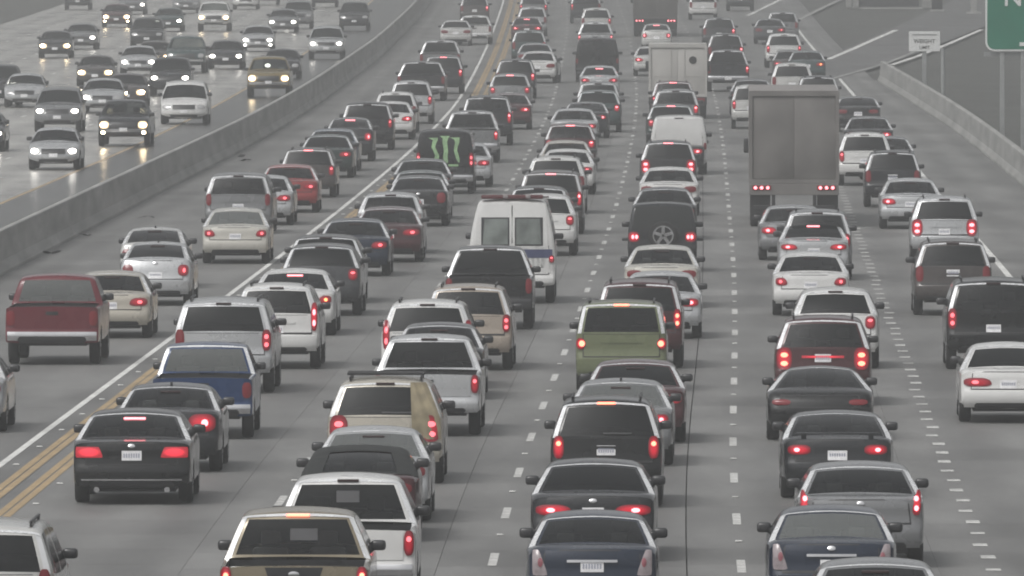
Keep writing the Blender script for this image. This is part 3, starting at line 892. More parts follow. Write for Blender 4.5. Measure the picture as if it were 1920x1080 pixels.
    # third lamp
    if not o.get('nothird') and typ not in ('ambulance', 'jeep', 'pickup_old'):
        def third():
            if S.deck and not k.get('bed'):
                p = S.back[4]; return MB().box(-.17, .17, p[0] - .03, p[0] + .04, p[1] - .012, p[1] + .022, 0.008).mesh('third')
            p = S.back[-1]; q = S.roof[0]
            return MB().box(-.15, .15, p[0] - .025, p[0] + .06, p[1] + 0.0, p[1] + .035, 0.008).mesh('third')
        t3 = link('high_brake_lamp', asset(('third', typ), third), (BULB_HOT if state[0] == 'H' else BULB_B) if '3' in state else THIRD_OFF, root)
    # details
    if k.get('rails') and o.get('rails', True) and not far:
        rmsh = asset(('rail', typ), lambda: MB().box(-.02, .02, S.roof[2][0], S.roof[-3][0], 0.035, 0.065, 0.01).box(-.015, .015, S.roof[2][0] + .05, S.roof[2][0] + .15, -.04, .04).box(-.015, .015, S.roof[-3][0] - .15, S.roof[-3][0] - .05, -.06, .04).mesh('rail'))
        for sg in (1, -1):
            r = link('roof_rail', rmsh, TRIM, root); r.location = (sg * (S.hw(1.5, S.H - .05) - .12), 0, S.H - .055)
    if o.get('strip'):
        z = k['bump'][1] + 0.27
        link('chrome_strip', asset(('strip', typ), lambda: S.patch(-.34, .34, z - .018, z + .018, 0.034, 8, 1)), CHROME, root)
    if o.get('badge'):
        z = zt - 0.075 if S.deck else zt - .25
        link('badge', asset(('badge', typ), lambda: S.patch(-.055, .055, z - .035, z + .035, 0.03, rnd=True)), CHROME, root)
    if o.get('trim'):
        z = b0 + 0.11
        link('bumper_trim', asset(('btrim', typ), lambda: S.patch(-HWr * .88, HWr * .88, z - .012, z + .012, 0.042, 14, 1)), CHROME, root)
    if o.get('wiper') and not S.deck:
        link('rear_wiper', asset(('wiper', typ), lambda: S.patch(-.05, .42, zt + .05, zt + .075, 0.03, 4, 1)), TRIM, root)
    if o.get('spoiler') and S.deck:
        link('spoiler', asset(('spoiler', typ), lambda: MB().box(-HWr * .8, HWr * .8, .12, .3, S.deck[1][1] + .06, S.deck[1][1] + .085, .01).box(-HWr * .7, -HWr * .6, .16, .26, S.deck[1][1] - .02, S.deck[1][1] + .07).box(HWr * .6, HWr * .7, .16, .26, S.deck[1][1] - .02, S.deck[1][1] + .07).mesh('spoiler', 40)), pm, root)
    if o.get('antenna'):
        link('antenna', asset(('antenna', typ), lambda: MB().box(-.02, .02, S.roof[2][0], S.roof[2][0] + .12, S.roof[2][1] - .02, S.roof[2][1] + .06, .008).mesh('antenna', 40)), TRIM, root)
    if o.get('exhaust'):
        em = asset(('exhaust', typ), lambda: MB().disc((0, 0, 0), 'y', 0, .045, .12, 12).mesh('exhaust', 40))
        for sg in (1, -1):
            e = link('exhaust_pipe', em, CHROME, root); e.location = (sg * .55, 0.06, k['rear'][0][1] - .01)

def plate_ink(S, zp, off):
    mb = MB()
    for i in range(7):
        x = -.115 + i * .038
        y = S.ry(x, zp) - off
        mb.box(x - .011, x + .011, y - .002, y + .004, zp - .035, zp + .035)
    return mb.mesh('ink')

def bed_mesh(S, k):
    w = k['W'] / 2 * .92; y0, y1 = .12, S.back[0][0] - .03; z0, z1 = .78, S.deck[0][1] - .012
    V = [(-w, y0, z1), (w, y0, z1), (w, y1, z1), (-w, y1, z1), (-w * .97, y0, z0), (w * .97, y0, z0), (w * .97, y1, z0), (-w * .97, y1, z0)]
    return mesh('bed', V, [(4, 5, 6, 7), (0, 4, 7, 3), (1, 2, 6, 5), (0, 1, 5, 4), (2, 3, 7, 6)])

def front_end(root, S, k, typ, state, o, pm, far):
    z1 = S.front[0][1]; HWf = S.hw(S.L - .3, .6)
    truck = typ in ('pickup', 'pickup_old', 'suv_large', 'van')
    zl0, zl1 = (z1 - .30, z1 - .08) if truck else (z1 - .22, z1 - .05)
    hm = {'W': HEAD_W, 'Y': HEAD_Y, 'O': HEAD_OFF}[state[0]]
    a, b = (.66, .96) if truck else (.58, .95)
    big = state[0] == 'Y'
    if big:
        a -= .07; zl0 -= .05; zl1 += .03
    for sg in (1, -1):
        kk = ('hl', typ, sg, big)
        me = asset(kk, lambda: S.patch(HWf * a, HWf * b, zl0, zl1, 0.02, 8, 6, front=True, soft=.22)) if sg > 0 else asset(kk, lambda: mirrored(asset(('hl', typ, 1, big), lambda: S.patch(HWf * a, HWf * b, zl0, zl1, 0.02, 8, 6, front=True, soft=.22))))
        on = not (o.get('only') and o['only'] != sg)
        h = link('headlamp', me, {'W': HOUSE_W, 'Y': HOUSE_Y, 'O': HEAD_OFF}[state[0]] if on else HEAD_OFF, root)
        bk = ('hb', typ, sg)
        xc = HWf * (a * .45 + b * .55); zc = (zl0 + zl1) / 2
        mk = lambda: S.patch(xc - .13, xc + .13, zc - .085, zc + .085, 0.034, front=True, rnd=True)
        bme = asset(bk, mk) if sg > 0 else asset(bk, lambda: mirrored(asset(('hb', typ, 1), mk)))
        if not (o.get('only') and o['only'] != sg):
            link('bulb', bme, hm, h)
        if 'f' in state:
            zf = S.front[-1][1] + .14
            fk = ('fog', typ, sg)
            mf = lambda: S.patch(HWf * .74, HWf * .74 + .15, zf - .06, zf + .06, 0.03, front=True, rnd=True)
            fme = asset(fk, mf) if sg > 0 else asset(fk, lambda: mirrored(asset(('fog', typ, 1), mf)))
            link('fog_lamp', fme, hm, root)
    link('grille', asset(('grille', typ), lambda: S.patch(-HWf * .50, HWf * .50, z1 - (.32 if truck else .24), z1 - (.09 if truck else .06), 0.016, 10, 3, front=True)), o.get('grillem', TRIM), root)
    zb = S.front[-1][1]
    link('front_bumper', asset(('fb', typ), lambda: S.patch(-HWf * .93, HWf * .93, zb + .16, z1 - (.35 if truck else .27), 0.025, 16, 3, front=True)), CHROME if (truck and typ != 'van') else pm, root)
    link('air_intake', asset(('intake', typ), lambda: S.patch(-HWf * .6, HWf * .6, zb + .03, zb + .13, 0.02, 10, 2, front=True)), TRIM, root)
    link('licence_plate', asset(('fpl', typ), lambda: S.patch(-.15, .15, zb + .2, zb + .33, 0.035, 4, 2, front=True)), PLATE, root)
    if k.get('bed'):
        link('cargo_bed', asset(('bed', typ), lambda: bed_mesh(S, k)), TRIM, root)

def box_truck(lane, name, px, py, label, cat, W=2.55, H=3.95, L=9.0, z0=1.15, body=None, side=None, lamps='T', doors=True, tyre_R=0.5, group=True, frame=None, bars=(0.33,), rods=True, sill=None):
    """truck body seen from behind: rear frame, two doors, bumper bar, lamp rows, dual wheels"""
    assert label not in SEEN, label
    SEEN.add(label)
    P = at(px, py, H)
    hd = head(P.y)
    root = bpy.data.objects.new(name, None); COL.objects.link(root)
    root.location = (P.x, P.y, gz(P.y)); root.rotation_euler = (0, 0, -hd)
    root['label'] = label; root['category'] = cat; root['group'] = GROUPS[lane]
    w = W / 2
    t = .09
    link('cargo_box', MB().box(-w, w, .10, L, z0, H, .03).mesh('cargo_box', 30), side, root)
    link('rear_frame', MB().box(-w - .01, -w + t, -.02, .14, z0 - .02, H + .01).box(w - t, w + .01, -.02, .14, z0 - .02, H + .01).box(-w + t, w - t, -.02, .14, H - .14, H + .012).box(-w + t, w - t, -.02, .14, z0 - .02, z0 + .10).mesh('rear_frame'), frame or body, root)
    for sg in (1, -1):
        d = MB().box(sg * .004 if sg > 0 else -w + t + .004, w - t - .004 if sg > 0 else -.004, .03, .09, z0 + .11, H - .15, .003).mesh('door', 30)
        D = link('door', d, body, root)
        for bz in bars:
            zz = z0 + .11 + (H - z0 - .26) * bz
            xa, xb = (.03, w - t - .03) if sg > 0 else (-w + t + .03, -.03)
            link('door_rib', MB().box(xa, xb, .015, .04, zz - .012, zz + .012, .004).mesh('door_rib'), body, D)
        if rods: link('lock_rod', MB().disc((sg * .28, .012, z0 + .15), 'z', 0, .013, H - z0 - .34, 8).mesh('lock_rod'), body, D)
    link('rear_sill', MB().box(-w, w, -.03, .25, z0 - .36, z0 - .03, .015).mesh('rear_sill'), sill or DARK, root)
    link('underride_bar', MB().box(-w * .9, w * .9, -.05, .07, .52, .64, .01).box(-w * .5, -w * .42, 0, .08, .6, z0 - .2).box(w * .42, w * .5, 0, .08, .6, z0 - .2).mesh('underride_bar'), TRIM, root)
    lens, bulb = {'T': (LENS_TAIL, BULB_T), 'B': (LENS_BRAKE, BULB_B), 'O': (LENS_OFF, LENS_OFF)}[lamps]
    for sg in (1, -1):
        lm = link('lamp_row', MB().box(-.28, .28, -.06, -.025, -.07, .07, .012).mesh('lamp_row'), LENS_OFF, root)
        lm.location = (sg * (w - .36), 0, z0 - .145)
        for i in (-1, 0, 1):
            bl = link('bulb', asset('truckbulb', lambda: MB().disc((0, -.07, 0), 'y', 0, .05, .02, 12).mesh('bulb')), bulb, lm)
            bl.location = (i * .18, 0, 0)
    wm = asset(('ttyre', tyre_R), lambda: lathe_wheel(tyre_R, 0.28))
    for y in ((1.0, 2.3) if L > 10 else (1.5,)):
        for x in (w - .17, w - .48, -w + .17, -w + .48):
            q = link('wheel', wm, RUBBER, root); q.location = (x, y, tyre_R)
    for sg in (1, -1):
        link('mud_flap', MB().box(sg * (w - .32) - .3, sg * (w - .32) + .3, .35, .37, .2, z0 - .2).mesh('mud_flap'), DARK, root)
    link('chassis', MB().box(-.5, .5, .3, L - .2, z0 - .35, z0 - .05).mesh('chassis'), DARK, root)
    # cab ahead of the box
    cz = min(H, 2.7)
    link('cab', MB().box(-w * .88, w * .88, L + .25, L + 2.3, .7, cz, .12).mesh('cab', 40), side, root)
    for x in (w * .8, -w * .8):
        q = link('wheel', wm, RUBBER, root); q.location = (x, L + 1.4, tyre_R)
    mm = MB().box(0, .18, -.05, .1, -.22, .22, .04).mesh('mirror', 40)
    for sg in (1, -1):
        q = link('mirror', mm, MIRR, root); q.location = (sg * (w * .88 + .12) - (.18 if sg < 0 else 0), L + 1.6, 2.1)
    return root

# ------------------------------------------------------------------ the setting
def concrete(name, base, source, rough=0.55, stripe=True):
    m, nt, out = nodes_of(name)
    b = nt.nodes.new('ShaderNodeBsdfPrincipled')
    tc = nt.nodes.new('ShaderNodeTexCoord')
    geo = nt.nodes.new('ShaderNodeNewGeometry')
    mp = nt.nodes.new('ShaderNodeMapping'); mp.inputs['Scale'].default_value = (0.9, 0.12, 1) if stripe or rough < .5 else (0.5, 0.30, 2.2)
    nt.links.new(geo.outputs['Position'], mp.inputs['Vector'])
    n1 = nt.nodes.new('ShaderNodeTexNoise'); n1.inputs['Scale'].default_value = 0.7; n1.inputs['Detail'].default_value = 7
    nt.links.new(mp.outputs[0], n1.inputs['Vector'])
    n2 = nt.nodes.new('ShaderNodeTexNoise'); n2.inputs['Scale'].default_value = 6.0; n2.inputs['Detail'].default_value = 4
    nt.links.new(geo.outputs['Position'], n2.inputs['Vector'])
    a = nt.nodes.new('ShaderNodeMapRange'); a.inputs[1].default_value = .3; a.inputs[2].default_value = .7; a.inputs[3].default_value = .70; a.inputs[4].default_value = 1.20
    nt.links.new(n1.outputs['Fac'], a.inputs[0])
    c = nt.nodes.new('ShaderNodeMapRange'); c.inputs[1].default_value = .3; c.inputs[2].default_value = .7; c.inputs[3].default_value = .90; c.inputs[4].default_value = 1.10
    nt.links.new(n2.outputs['Fac'], c.inputs[0])
    mu = nt.nodes.new('ShaderNodeMath'); mu.operation = 'MULTIPLY'
    nt.links.new(a.outputs[0], mu.inputs[0]); nt.links.new(c.outputs[0], mu.inputs[1])
    tone = None
    if source == 'object':
        oi = nt.nodes.new('ShaderNodeObjectInfo'); tone = oi.outputs['Random']
    elif source == 'attr':
        at_ = nt.nodes.new('ShaderNodeAttribute'); at_.attribute_name = 'tone'; tone = at_.outputs['Fac']
    last = mu.outputs[0]
    if tone is not None:
        t = nt.nodes.new('ShaderNodeMapRange'); t.inputs[3].default_value = .87; t.inputs[4].default_value = 1.10
        nt.links.new(tone, t.inputs[0])
        m2 = nt.nodes.new('ShaderNodeMath'); m2.operation = 'MULTIPLY'
        nt.links.new(last, m2.inputs[0]); nt.links.new(t.outputs[0], m2.inputs[1]); last = m2.outputs[0]
    if stripe:   # rubber and oil along the wheel tracks, uv.x runs across the slab
        uv = nt.nodes.new('ShaderNodeUVMap')
        sp = nt.nodes.new('ShaderNodeSeparateXYZ'); nt.links.new(uv.outputs[0], sp.inputs[0])
        wv = nt.nodes.new('ShaderNodeMath'); wv.operation = 'SINE'
        ml = nt.nodes.new('ShaderNodeMath'); ml.operation = 'MULTIPLY'; ml.inputs[1].default_value = 12.5
        nt.links.new(sp.outputs[0], ml.inputs[0]); nt.links.new(ml.outputs[0], wv.inputs[0])
        wr = nt.nodes.new('ShaderNodeMapRange'); wr.inputs[1].default_value = -1; wr.inputs[2].default_value = 1; wr.inputs[3].default_value = .86; wr.inputs[4].default_value = 1.07
        nt.links.new(wv.outputs[0], wr.inputs[0])
        m3 = nt.nodes.new('ShaderNodeMath'); m3.operation = 'MULTIPLY'
        nt.links.new(last, m3.inputs[0]); nt.links.new(wr.outputs[0], m3.inputs[1]); last = m3.outputs[0]
    sc = nt.nodes.new('ShaderNodeVectorMath'); sc.operation = 'SCALE'; sc.inputs[0].default_value = base
    nt.links.new(last, sc.inputs['Scale'])
    nt.links.new(sc.outputs[0], b.inputs['Base Color'])
    b.inputs['Roughness'].default_value = rough
    bp = nt.nodes.new('ShaderNodeBump'); bp.inputs['Strength'].default_value = 0.15 if rough > .25 else 0.03; bp.inputs['Distance'].default_value = 0.01
    n3 = nt.nodes.new('ShaderNodeTexNoise'); n3.inputs['Scale'].default_value = 25
    nt.links.new(geo.outputs['Position'], n3.inputs['Vector']); nt.links.new(n3.outputs['Fac'], bp.inputs['Height'])
    nt.links.new(bp.outputs[0], b.inputs['Normal'])
    nt.links.new(b.outputs[0], out.inputs['Surface'])
    return m

CONC_OBJ = concrete('slab_concrete', (0.170, 0.169, 0.165), 'object')
CONC_ATT = concrete('slab_concrete_far', (0.170, 0.169, 0.165), 'attr')
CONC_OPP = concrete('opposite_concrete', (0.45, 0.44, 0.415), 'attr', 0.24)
CONC_BAR = concrete('barrier_concrete', (0.32, 0.32, 0.31), None, 0.8, False)
CONC_WALL = concrete('wall_concrete', (0.30, 0.30, 0.29), None, 0.8, False)
ASPH_WET = concrete('shoulder_asphalt', (0.095, 0.095, 0.093), None, 0.22, False)
ASPHALT = concrete('ramp_asphalt', (0.12, 0.12, 0.12), None, 0.8, False)
JOINT = principled('joint_filler', (0.06, 0.06, 0.058), 0.9, coords='Generated')
SOIL = concrete('verge_soil', (0.07, 0.072, 0.066), None, 0.95, False)
WHITE_LINE = principled('line_white', (0.66, 0.66, 0.64), 0.6, var=0.16, scale=0.6)
YELLOW_LINE = principled('line_yellow', (0.36, 0.265, 0.15), 0.65, var=0.25, scale=0.5)
WORN_LINE = principled('line_worn', (0.50, 0.50, 0.485), 0.65, var=0.32, scale=2.2)
STEEL = principled('galvanised_steel', (0.33, 0.34, 0.34), 0.5, metal=0.4, var=0.15, scale=2)
SIGN_GREEN = principled('sign_green', (0.006, 0.16, 0.095), 0.45, var=0.08, scale=1)
SIGN_WHITE = principled('sign_white', (0.70, 0.71, 0.70), 0.5, var=0.06, scale=2)
INK = principled('sign_black', (0.03, 0.03, 0.03), 0.6)

def strip(name, fa, fb, y0, y1, dz, step=6.0, parent=None, mat=None, **props):
    V = []; F = []; n = max(1, int(math.ceil((y1 - y0) / step)))
    for i in range(n + 1):
        y = y0 + (y1 - y0) * i / n
        V += [(fa(y), y, gz(y) + dz), (fb(y), y, gz(y) + dz)]
    for i in range(n):
        F.append([2 * i, 2 * i + 1, 2 * i + 3, 2 * i + 2])
    return link(name, mesh(name, V, F), mat, parent, **props)

# ground: one sheet
V = []; F = []
ys = list(np.arange(-60, 1700, 20.0)) + [1900, 2200, 2600]
xsg = [-600, -200, -60, -34, -10, 10, 24, 60, 200, 600]
for y in ys:
    for x in xsg:
        h = 0.0
        V.append((x, y, gz(y) - 0.12 + h))
nx = len(xsg)
for i in range(len(ys) - 1):
    for j in range(nx - 1):
        F.append([i * nx + j, i * nx + j + 1, (i + 1) * nx + j + 1, (i + 1) * nx + j])
link('ground', mesh('ground', V, F), SOIL, None, kind='structure')

def XR(y):
    return XWALL(y) + 0.02 if y < 645 else XE(y) + 1.6
COLS = [lambda y: XM(y) - 0.02, lambda y: WX(y) - 3.9, lambda y: WX(y) + 0.75, lambda y: X1(y) - 0.8, lambda y: X2(y) - 0.8, lambda y: X3(y) - 0.8, lambda y: X4(y) - 0.8, lambda y: X4(y) + 2.9, XR]
road = strip('road', lambda y: XM(y) - 0.3, lambda y: XR(y) + 0.2, 120, 1300, -0.05, 5.0, None, JOINT, kind='structure')

def visible(x, y, z=0.0):
    """does a ground point lie inside the photograph"""
    d = y * _ct - (z - CAM_H) * _st
    u = 960 + FPX * x / d
    v = 540 - FPX * (y * _st + (z - CAM_H) * _ct) / d
    return -40 < u < 1960 and -10 < v < 1110

def slab_quads(cols, y0, y1, step, gaps=None):
    out = []
    n = int((y1 - y0) / step)
    for i in range(n):
        for j in range(len(cols) - 1):
            sh = (j % 3) * 0.6
            ya, yb = y0 + i * step + sh + 0.008, y0 + (i + 1) * step + sh - 0.008
            q = []
            g0, g1 = (gaps[j], gaps[j + 1]) if gaps else (.004, .004)
            for y, f, s in ((ya, cols[j], g0), (ya, cols[j + 1], -g1), (yb, cols[j + 1], -g1), (yb, cols[j], g0)):
                q.append((f(y) + s, y, gz(y)))
            out.append(q)
    return out

def slab_faces(quads):
    V = []; F = []; UV = []; T = []
    for q in quads:
        n = len(V)
        V += q + [(x, y, z - 0.05) for x, y, z in q]
        F += [[n, n + 1, n + 2, n + 3], [n + 4, n + 5, n + 1, n], [n + 5, n + 6, n + 2, n + 1], [n + 6, n + 7, n + 3, n + 2], [n + 7, n + 4, n, n + 3]]
        UV += [(0, 0), (1, 0), (1, 1), (0, 1)] + [(0, 0)] * 16
        T += [random.random()] * 5
    return V, F, UV, T

def slab_mesh(name, quads):
    V, F, UV, T = slab_faces(quads)
    me = mesh(name, V, F)
    uv = me.uv_layers.new(name='UVMap')
    uv.data.foreach_set('uv', [c for p in UV for c in p])
    a = me.attributes.new('tone', 'FLOAT', 'FACE')
    a.data.foreach_set('value', T)
    return me

quads = slab_quads(COLS, 172, 1290, 4.6, (.003, .002, .002, .003, .004, .010, .002, .002, .002))
ctr = lambda q: (sum(p[0] for p in q) / 4, sum(p[1] for p in q) / 4)
vis = [q for q in quads if visible(*ctr(q))]
near = vis[:300]
nearset = {id(q) for q in near}
for q in near:
    link('slab', slab_mesh('slab', [q]), CONC_OBJ, road)
link('slab_field', slab_mesh('slab_field', [q for q in quads if id(q) not in nearset]), CONC_ATT, road, kind='stuff')

# painted lines on the carriageway
DZ = 0.006
def off(f, d):
    return lambda y: f(y) + d
strip('edge_line', off(WX, -0.065), off(WX, 0.065), 150, 1280, DZ, 4.0, road, WHITE_LINE)
for d in (0.50, 0.66, 1.02, 1.18):
    strip('buffer_line', off(WX, d - 0.065), off(WX, d + 0.065), 150, 1280, DZ, 4.0, road, YELLOW_LINE)
strip('edge_line', off(XE, -0.08), off(XE, 0.08), 150, 860, DZ, 4.0, road, WHITE_LINE)
dash = mesh('lane_dash', [(-.065, -1.83, 0), (.065, -1.83, 0), (.065, 1.83, 0), (-.065, 1.83, 0)], [(0, 1, 2, 3)])
sdash = mesh('short_dash', [(-.11, -.46, 0), (.11, -.46, 0), (.11, .46, 0), (-.11, .46, 0)], [(0, 1, 2, 3)])
stud = MB().box(-.055, .055, -.055, .055, 0, .022, .012).mesh('road_stud', 30)
for fx, ph in ((X1, 231.0), (X2, 197.6), (X3, 195.6)):
    y = ph - 14.63
    while y < 1240:
        for me, nm, yy in ((dash, 'lane_dash', y), (stud, 'road_stud', y + 7.3)):
            if nm == 'road_stud' and yy > 700:
                continue
            d = link(nm, me, WORN_LINE if nm == 'lane_dash' else WHITE_LINE, road)
            d.location = (fx(yy), yy, gz(yy) + DZ)
            d.rotation_euler = (0, 0, -math.atan((fx(yy + 4) - fx(yy - 4)) / 8))
        y += 14.63
y = 180.0
while y < 640:
    d = link('short_dash', sdash, WORN_LINE, road)
    d.location = (X4(y) + random.uniform(-.04, .04), y, gz(y) + DZ)
    d.rotation_euler = (0, 0, -head(y)); d.scale = (1, random.uniform(.55, 1.1), 1)
    y += 3.66
y = 186.0
while y < 520:     # studs along the yellow buffer lines
    for dd in (0.28, 1.42):
        d = link('road_stud', stud, WHITE_LINE, road); d.location = (WX(y) + dd, y, gz(y) + DZ)
    y += 7.3

# carriageway of the oncoming traffic
OX = lambda k: (lambda y: XM(y) - 4.3 - 3.65 * k)
opp = strip('opposite_road', lambda y: XM(y) - 26.6, lambda y: XM(y) - 0.5, 150, 1300, -0.05, 6.0, None, JOINT, kind='structure')
strip('shoulder', lambda y: XM(y) - 4.3, lambda y: XM(y) - 0.55, 150, 1290, 0.0, 6.0, opp, ASPH_WET)
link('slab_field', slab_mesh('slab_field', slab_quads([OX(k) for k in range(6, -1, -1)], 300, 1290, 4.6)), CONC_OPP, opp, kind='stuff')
for kx in range(0, 6):
    f = OX(kx)
    if kx == 0:
        strip('edge_line', off(f, -.16), off(f, -.04), 300, 1280, DZ, 5.0, opp, YELLOW_LINE)
        continue
    y = 420.0 + kx * 3
    while y < 1230:
        d = link('lane_dash', dash, WORN_LINE, opp); d.location = (f(y), y, gz(y) + DZ); d.rotation_euler = (0, 0, -math.atan((f(y + 4) - f(y - 4)) / 8))
        y += 14.63

# barriers, cast in lengths
def barrier(name, fx, y0, y1, prof, seg, mat, label, cat):
    root = bpy.data.objects.new(name, None); COL.objects.link(root)
    root.location = (fx(y0), y0, gz(y0)); root['label'] = label; root['category'] = cat
    y = y0
    while y < y1 - 1:
        ye = min(y + seg, y1)
        V = []; F = []; m = len(prof); n = 2
        for i in range(n + 1):
            yy = y + 0.02 + (ye - y - 0.04) * i / n
            for (px_, pz_) in prof:
                V.append((fx(yy) + px_ - root.location.x, yy - root.location.y, gz(yy) + pz_ - root.location.z))
        for i in range(n):
            for j in range(m):
                F.append([i * m + j, i * m + (j + 1) % m, (i + 1) * m + (j + 1) % m, (i + 1) * m + j])
        F.append(list(range(m))[::-1]); F.append([n * m + j for j in range(m)])
        link('barrier_segment', mesh('barrier_segment', V, F), mat, root)
        y = ye
    return root
JERSEY = [(0.0, -.1), (0.0, .08), (-.13, .33), (-.19, 1.05), (-.21, 1.08), (-.35, 1.08), (-.37, 1.05), (-.43, .33), (-.56, .08), (-.56, -.1)]
barrier('median_barrier', XM, 150, 1280, JERSEY, 12.0, CONC_BAR, 'long grey concrete median barrier between the two directions of traffic', 'barrier')
WALLP = [(0.0, -.1), (0.0, .08), (.10, .30), (.14, .93), (.16, .96), (.34, .96), (.36, .93), (.40, -.1)]
barrier('side_barrier', XWALL, 150, 642, WALLP, 12.0, CONC_WALL, 'pale concrete barrier curving along the right shoulder below the green sign', 'barrier')

# off-ramp leaving to the right behind the barrier
RN = [at(1470, 178), at(1560, 152), at(1665, 120), at(1740, 92), at(1840, 52), at(1925, 16), at(1990, -6)]
RF = [at(1440, 150), at(1520, 122), at(1600, 86), at(1680, 50), at(1745, 20), at(1790, 0), at(1830, -12)]
V = []; F = []
for a, b in zip(RN, RF):
    V += [(a.x, a.y, gz(a.y) + .012), (b.x, b.y, gz(b.y) + .012)]
for i in range(len(RN) - 1):
    F.append([2 * i, 2 * i + 2, 2 * i + 3, 2 * i + 1])
ramp = link('ramp_road', mesh('ramp_road', V, F), ASPHALT, None, kind='structure')
def line_between(name, pts, w, mat, parent, dz):
    V = []; F = []
    for i, p in enumerate(pts):
        q = pts[min(i + 1, len(pts) - 1)] - pts[max(i - 1, 0)]
        nrm = Vector((q.y, -q.x, 0)).normalized() * w / 2
        V += [(p.x - nrm.x, p.y - nrm.y, gz(p.y) + dz), (p.x + nrm.x, p.y + nrm.y, gz(p.y) + dz)]
    for i in range(len(pts) - 1):
        F.append([2 * i, 2 * i + 1, 2 * i + 3, 2 * i + 2])
    return link(name, mesh(name, V, F), mat, parent)
line_between('edge_line', [at(1552, 112), at(1600, 92), at(1640, 74), at(1680, 57)], .34, WHITE_LINE, ramp, .02)
line_between('edge_line', [at(1560, 148), at(1620, 131), at(1665, 118), at(1720, 95)], .22, CONC_WALL, ramp, .02)
line_between('edge_line', [at(1672, 122), at(1720, 106), at(1780, 82), at(1840, 56)], .30, WHITE_LINE, ramp, .02)
line_between('gore_line', [at(1402, 30), at(1430, 16), at(1455, 4), at(1480, -8)], .30, WHITE_LINE, road, .02)
line_between('gore_line', [at(1497, 38), at(1530, 21), at(1568, 3), at(1600, -10)], .35, CONC_WALL, road, .02)

# signs
def sign_root(name, loc, label, cat, rz=0.0):
    r = bpy.data.objects.new(name, None); COL.objects.link(r)
    r.location = loc; r.rotation_euler = (0, 0, rz); r['label'] = label; r['category'] = cat
    return r
def text_mesh(body, size):
    cu = bpy.data.curves.new('t', 'FONT'); cu.body = body; cu.size = size; cu.extrude = 0.004; cu.align_x = 'CENTER'; cu.align_y = 'CENTER'; cu.offset = size * 0.012
    o = bpy.data.objects.new('t', cu); COL.objects.link(o)
    bpy.context.view_layer.update()
    me = bpy.data.meshes.new_from_object(o.evaluated_get(bpy.context.evaluated_depsgraph_get()))
    bpy.data.objects.remove(o); bpy.data.curves.remove(cu)
    me.materials.clear()
    return me
def rounded_plate(w, h, r, t):
    V = []; n = 6
    for cx, cz, a0 in ((w / 2 - r, h / 2 - r, 0), (-w / 2 + r, h / 2 - r, 90), (-w / 2 + r, -h / 2 + r, 180), (w / 2 - r, -h / 2 + r, 270)):
        for k in range(n + 1):
            a = math.radians(a0 + 90 * k / n)
            V.append((cx + r * math.cos(a), 0, cz + r * math.sin(a)))
    m = len(V)
    V = V + [(x, t, z) for x, y, z in V]
    F = [list(range(m))[::-1] if False else list(range(m)), [m + i for i in range(m)][::-1]]
    for i in range(m):
        F.append([i, m + i, m + (i + 1) % m, (i + 1) % m])
    return mesh('plate', V, F)
YS = 500.0
gs = sign_root('road_sign', (17.75, YS, gz(YS) - .1), 'green freeway sign with white border and letter N cut by the right edge', 'road sign')
gw, gh, gb = 4.6, 3.4, 3.70
p = link('sign_border', rounded_plate(gw, gh, .34, .03), SIGN_WHITE, gs); p.location = (gw / 2, 0, gb + gh / 2)
p = link('sign_panel', rounded_plate(gw - .14, gh - .14, .28, .02), SIGN_GREEN, gs); p.location = (gw / 2, -.012, gb + gh / 2)
p = link('letter', text_mesh('N', .92), SIGN_WHITE, gs); p.rotation_euler = (math.pi / 2, 0, 0); p.location = (1.03, -.03, gb + 1.98)
p = link('arrow', MB().box(0, .9, -.02, 0, -.07, .07).box(.62, .9, -.02, 0, -.2, .2).mesh('arrow'), SIGN_WHITE, gs); p.location = (1.28, -.015, gb + .26)
for x in (.64, 1.42, 3.6):
    p = link('post', MB().box(-.09, .09, 0, .12, 0, gb + 2.6, .02).mesh('post'), STEEL, gs); p.location = (x, .05, 0)
p = link('cross_beam', MB().box(-.15, gw - .2, .18, .26, -.08, .08).mesh('cross_beam'), STEEL, gs); p.location = (.1, 0, gb - .12)

YS = 600.0
ws_ = sign_root('road_sign', (17.86 + .70, YS, gz(YS) - .1), 'small white rectangular sign with dark lettering on a single post', 'road sign')
p = link('sign_panel', MB().box(-.70, .70, 0, .03, -.45, .45, .01).mesh('sign_panel'), SIGN_WHITE, ws_); p.location = (0, 0, 2.62)
p = link('post', MB().box(-.10, .10, .04, .16, 0, 3.0, .02).mesh('post'), STEEL, ws_)
for body, z, s in (('WEIGHT', 2.62, .25), ('LIMIT', 2.34, .20)):
    p = link('lettering', text_mesh(body, s), INK, ws_); p.rotation_euler = (math.pi / 2, 0, 0); p.location = (0, -.006, z)
p = link('sign_rule', MB().box(-.55, .55, -.008, 0, -.03, .03).mesh('sign_rule'), STEEL, ws_); p.location = (0, 0, 2.92)
YS = 568.0
q = sign_root('steel_pole', ((1768 - 960) * YS / FPX, YS, gz(YS) - .1), 'plain grey steel pole behind the pale barrier, right of the white sign', 'pole')
link('shaft', MB().disc((0, 0, 0), 'z', 0, .09, 2.75, 12).mesh('shaft', 40), STEEL, q)
link('cap', MB().disc((0, 0, 2.75), 'z', 0, .11, .05, 12).mesh('cap', 40), STEEL, q)

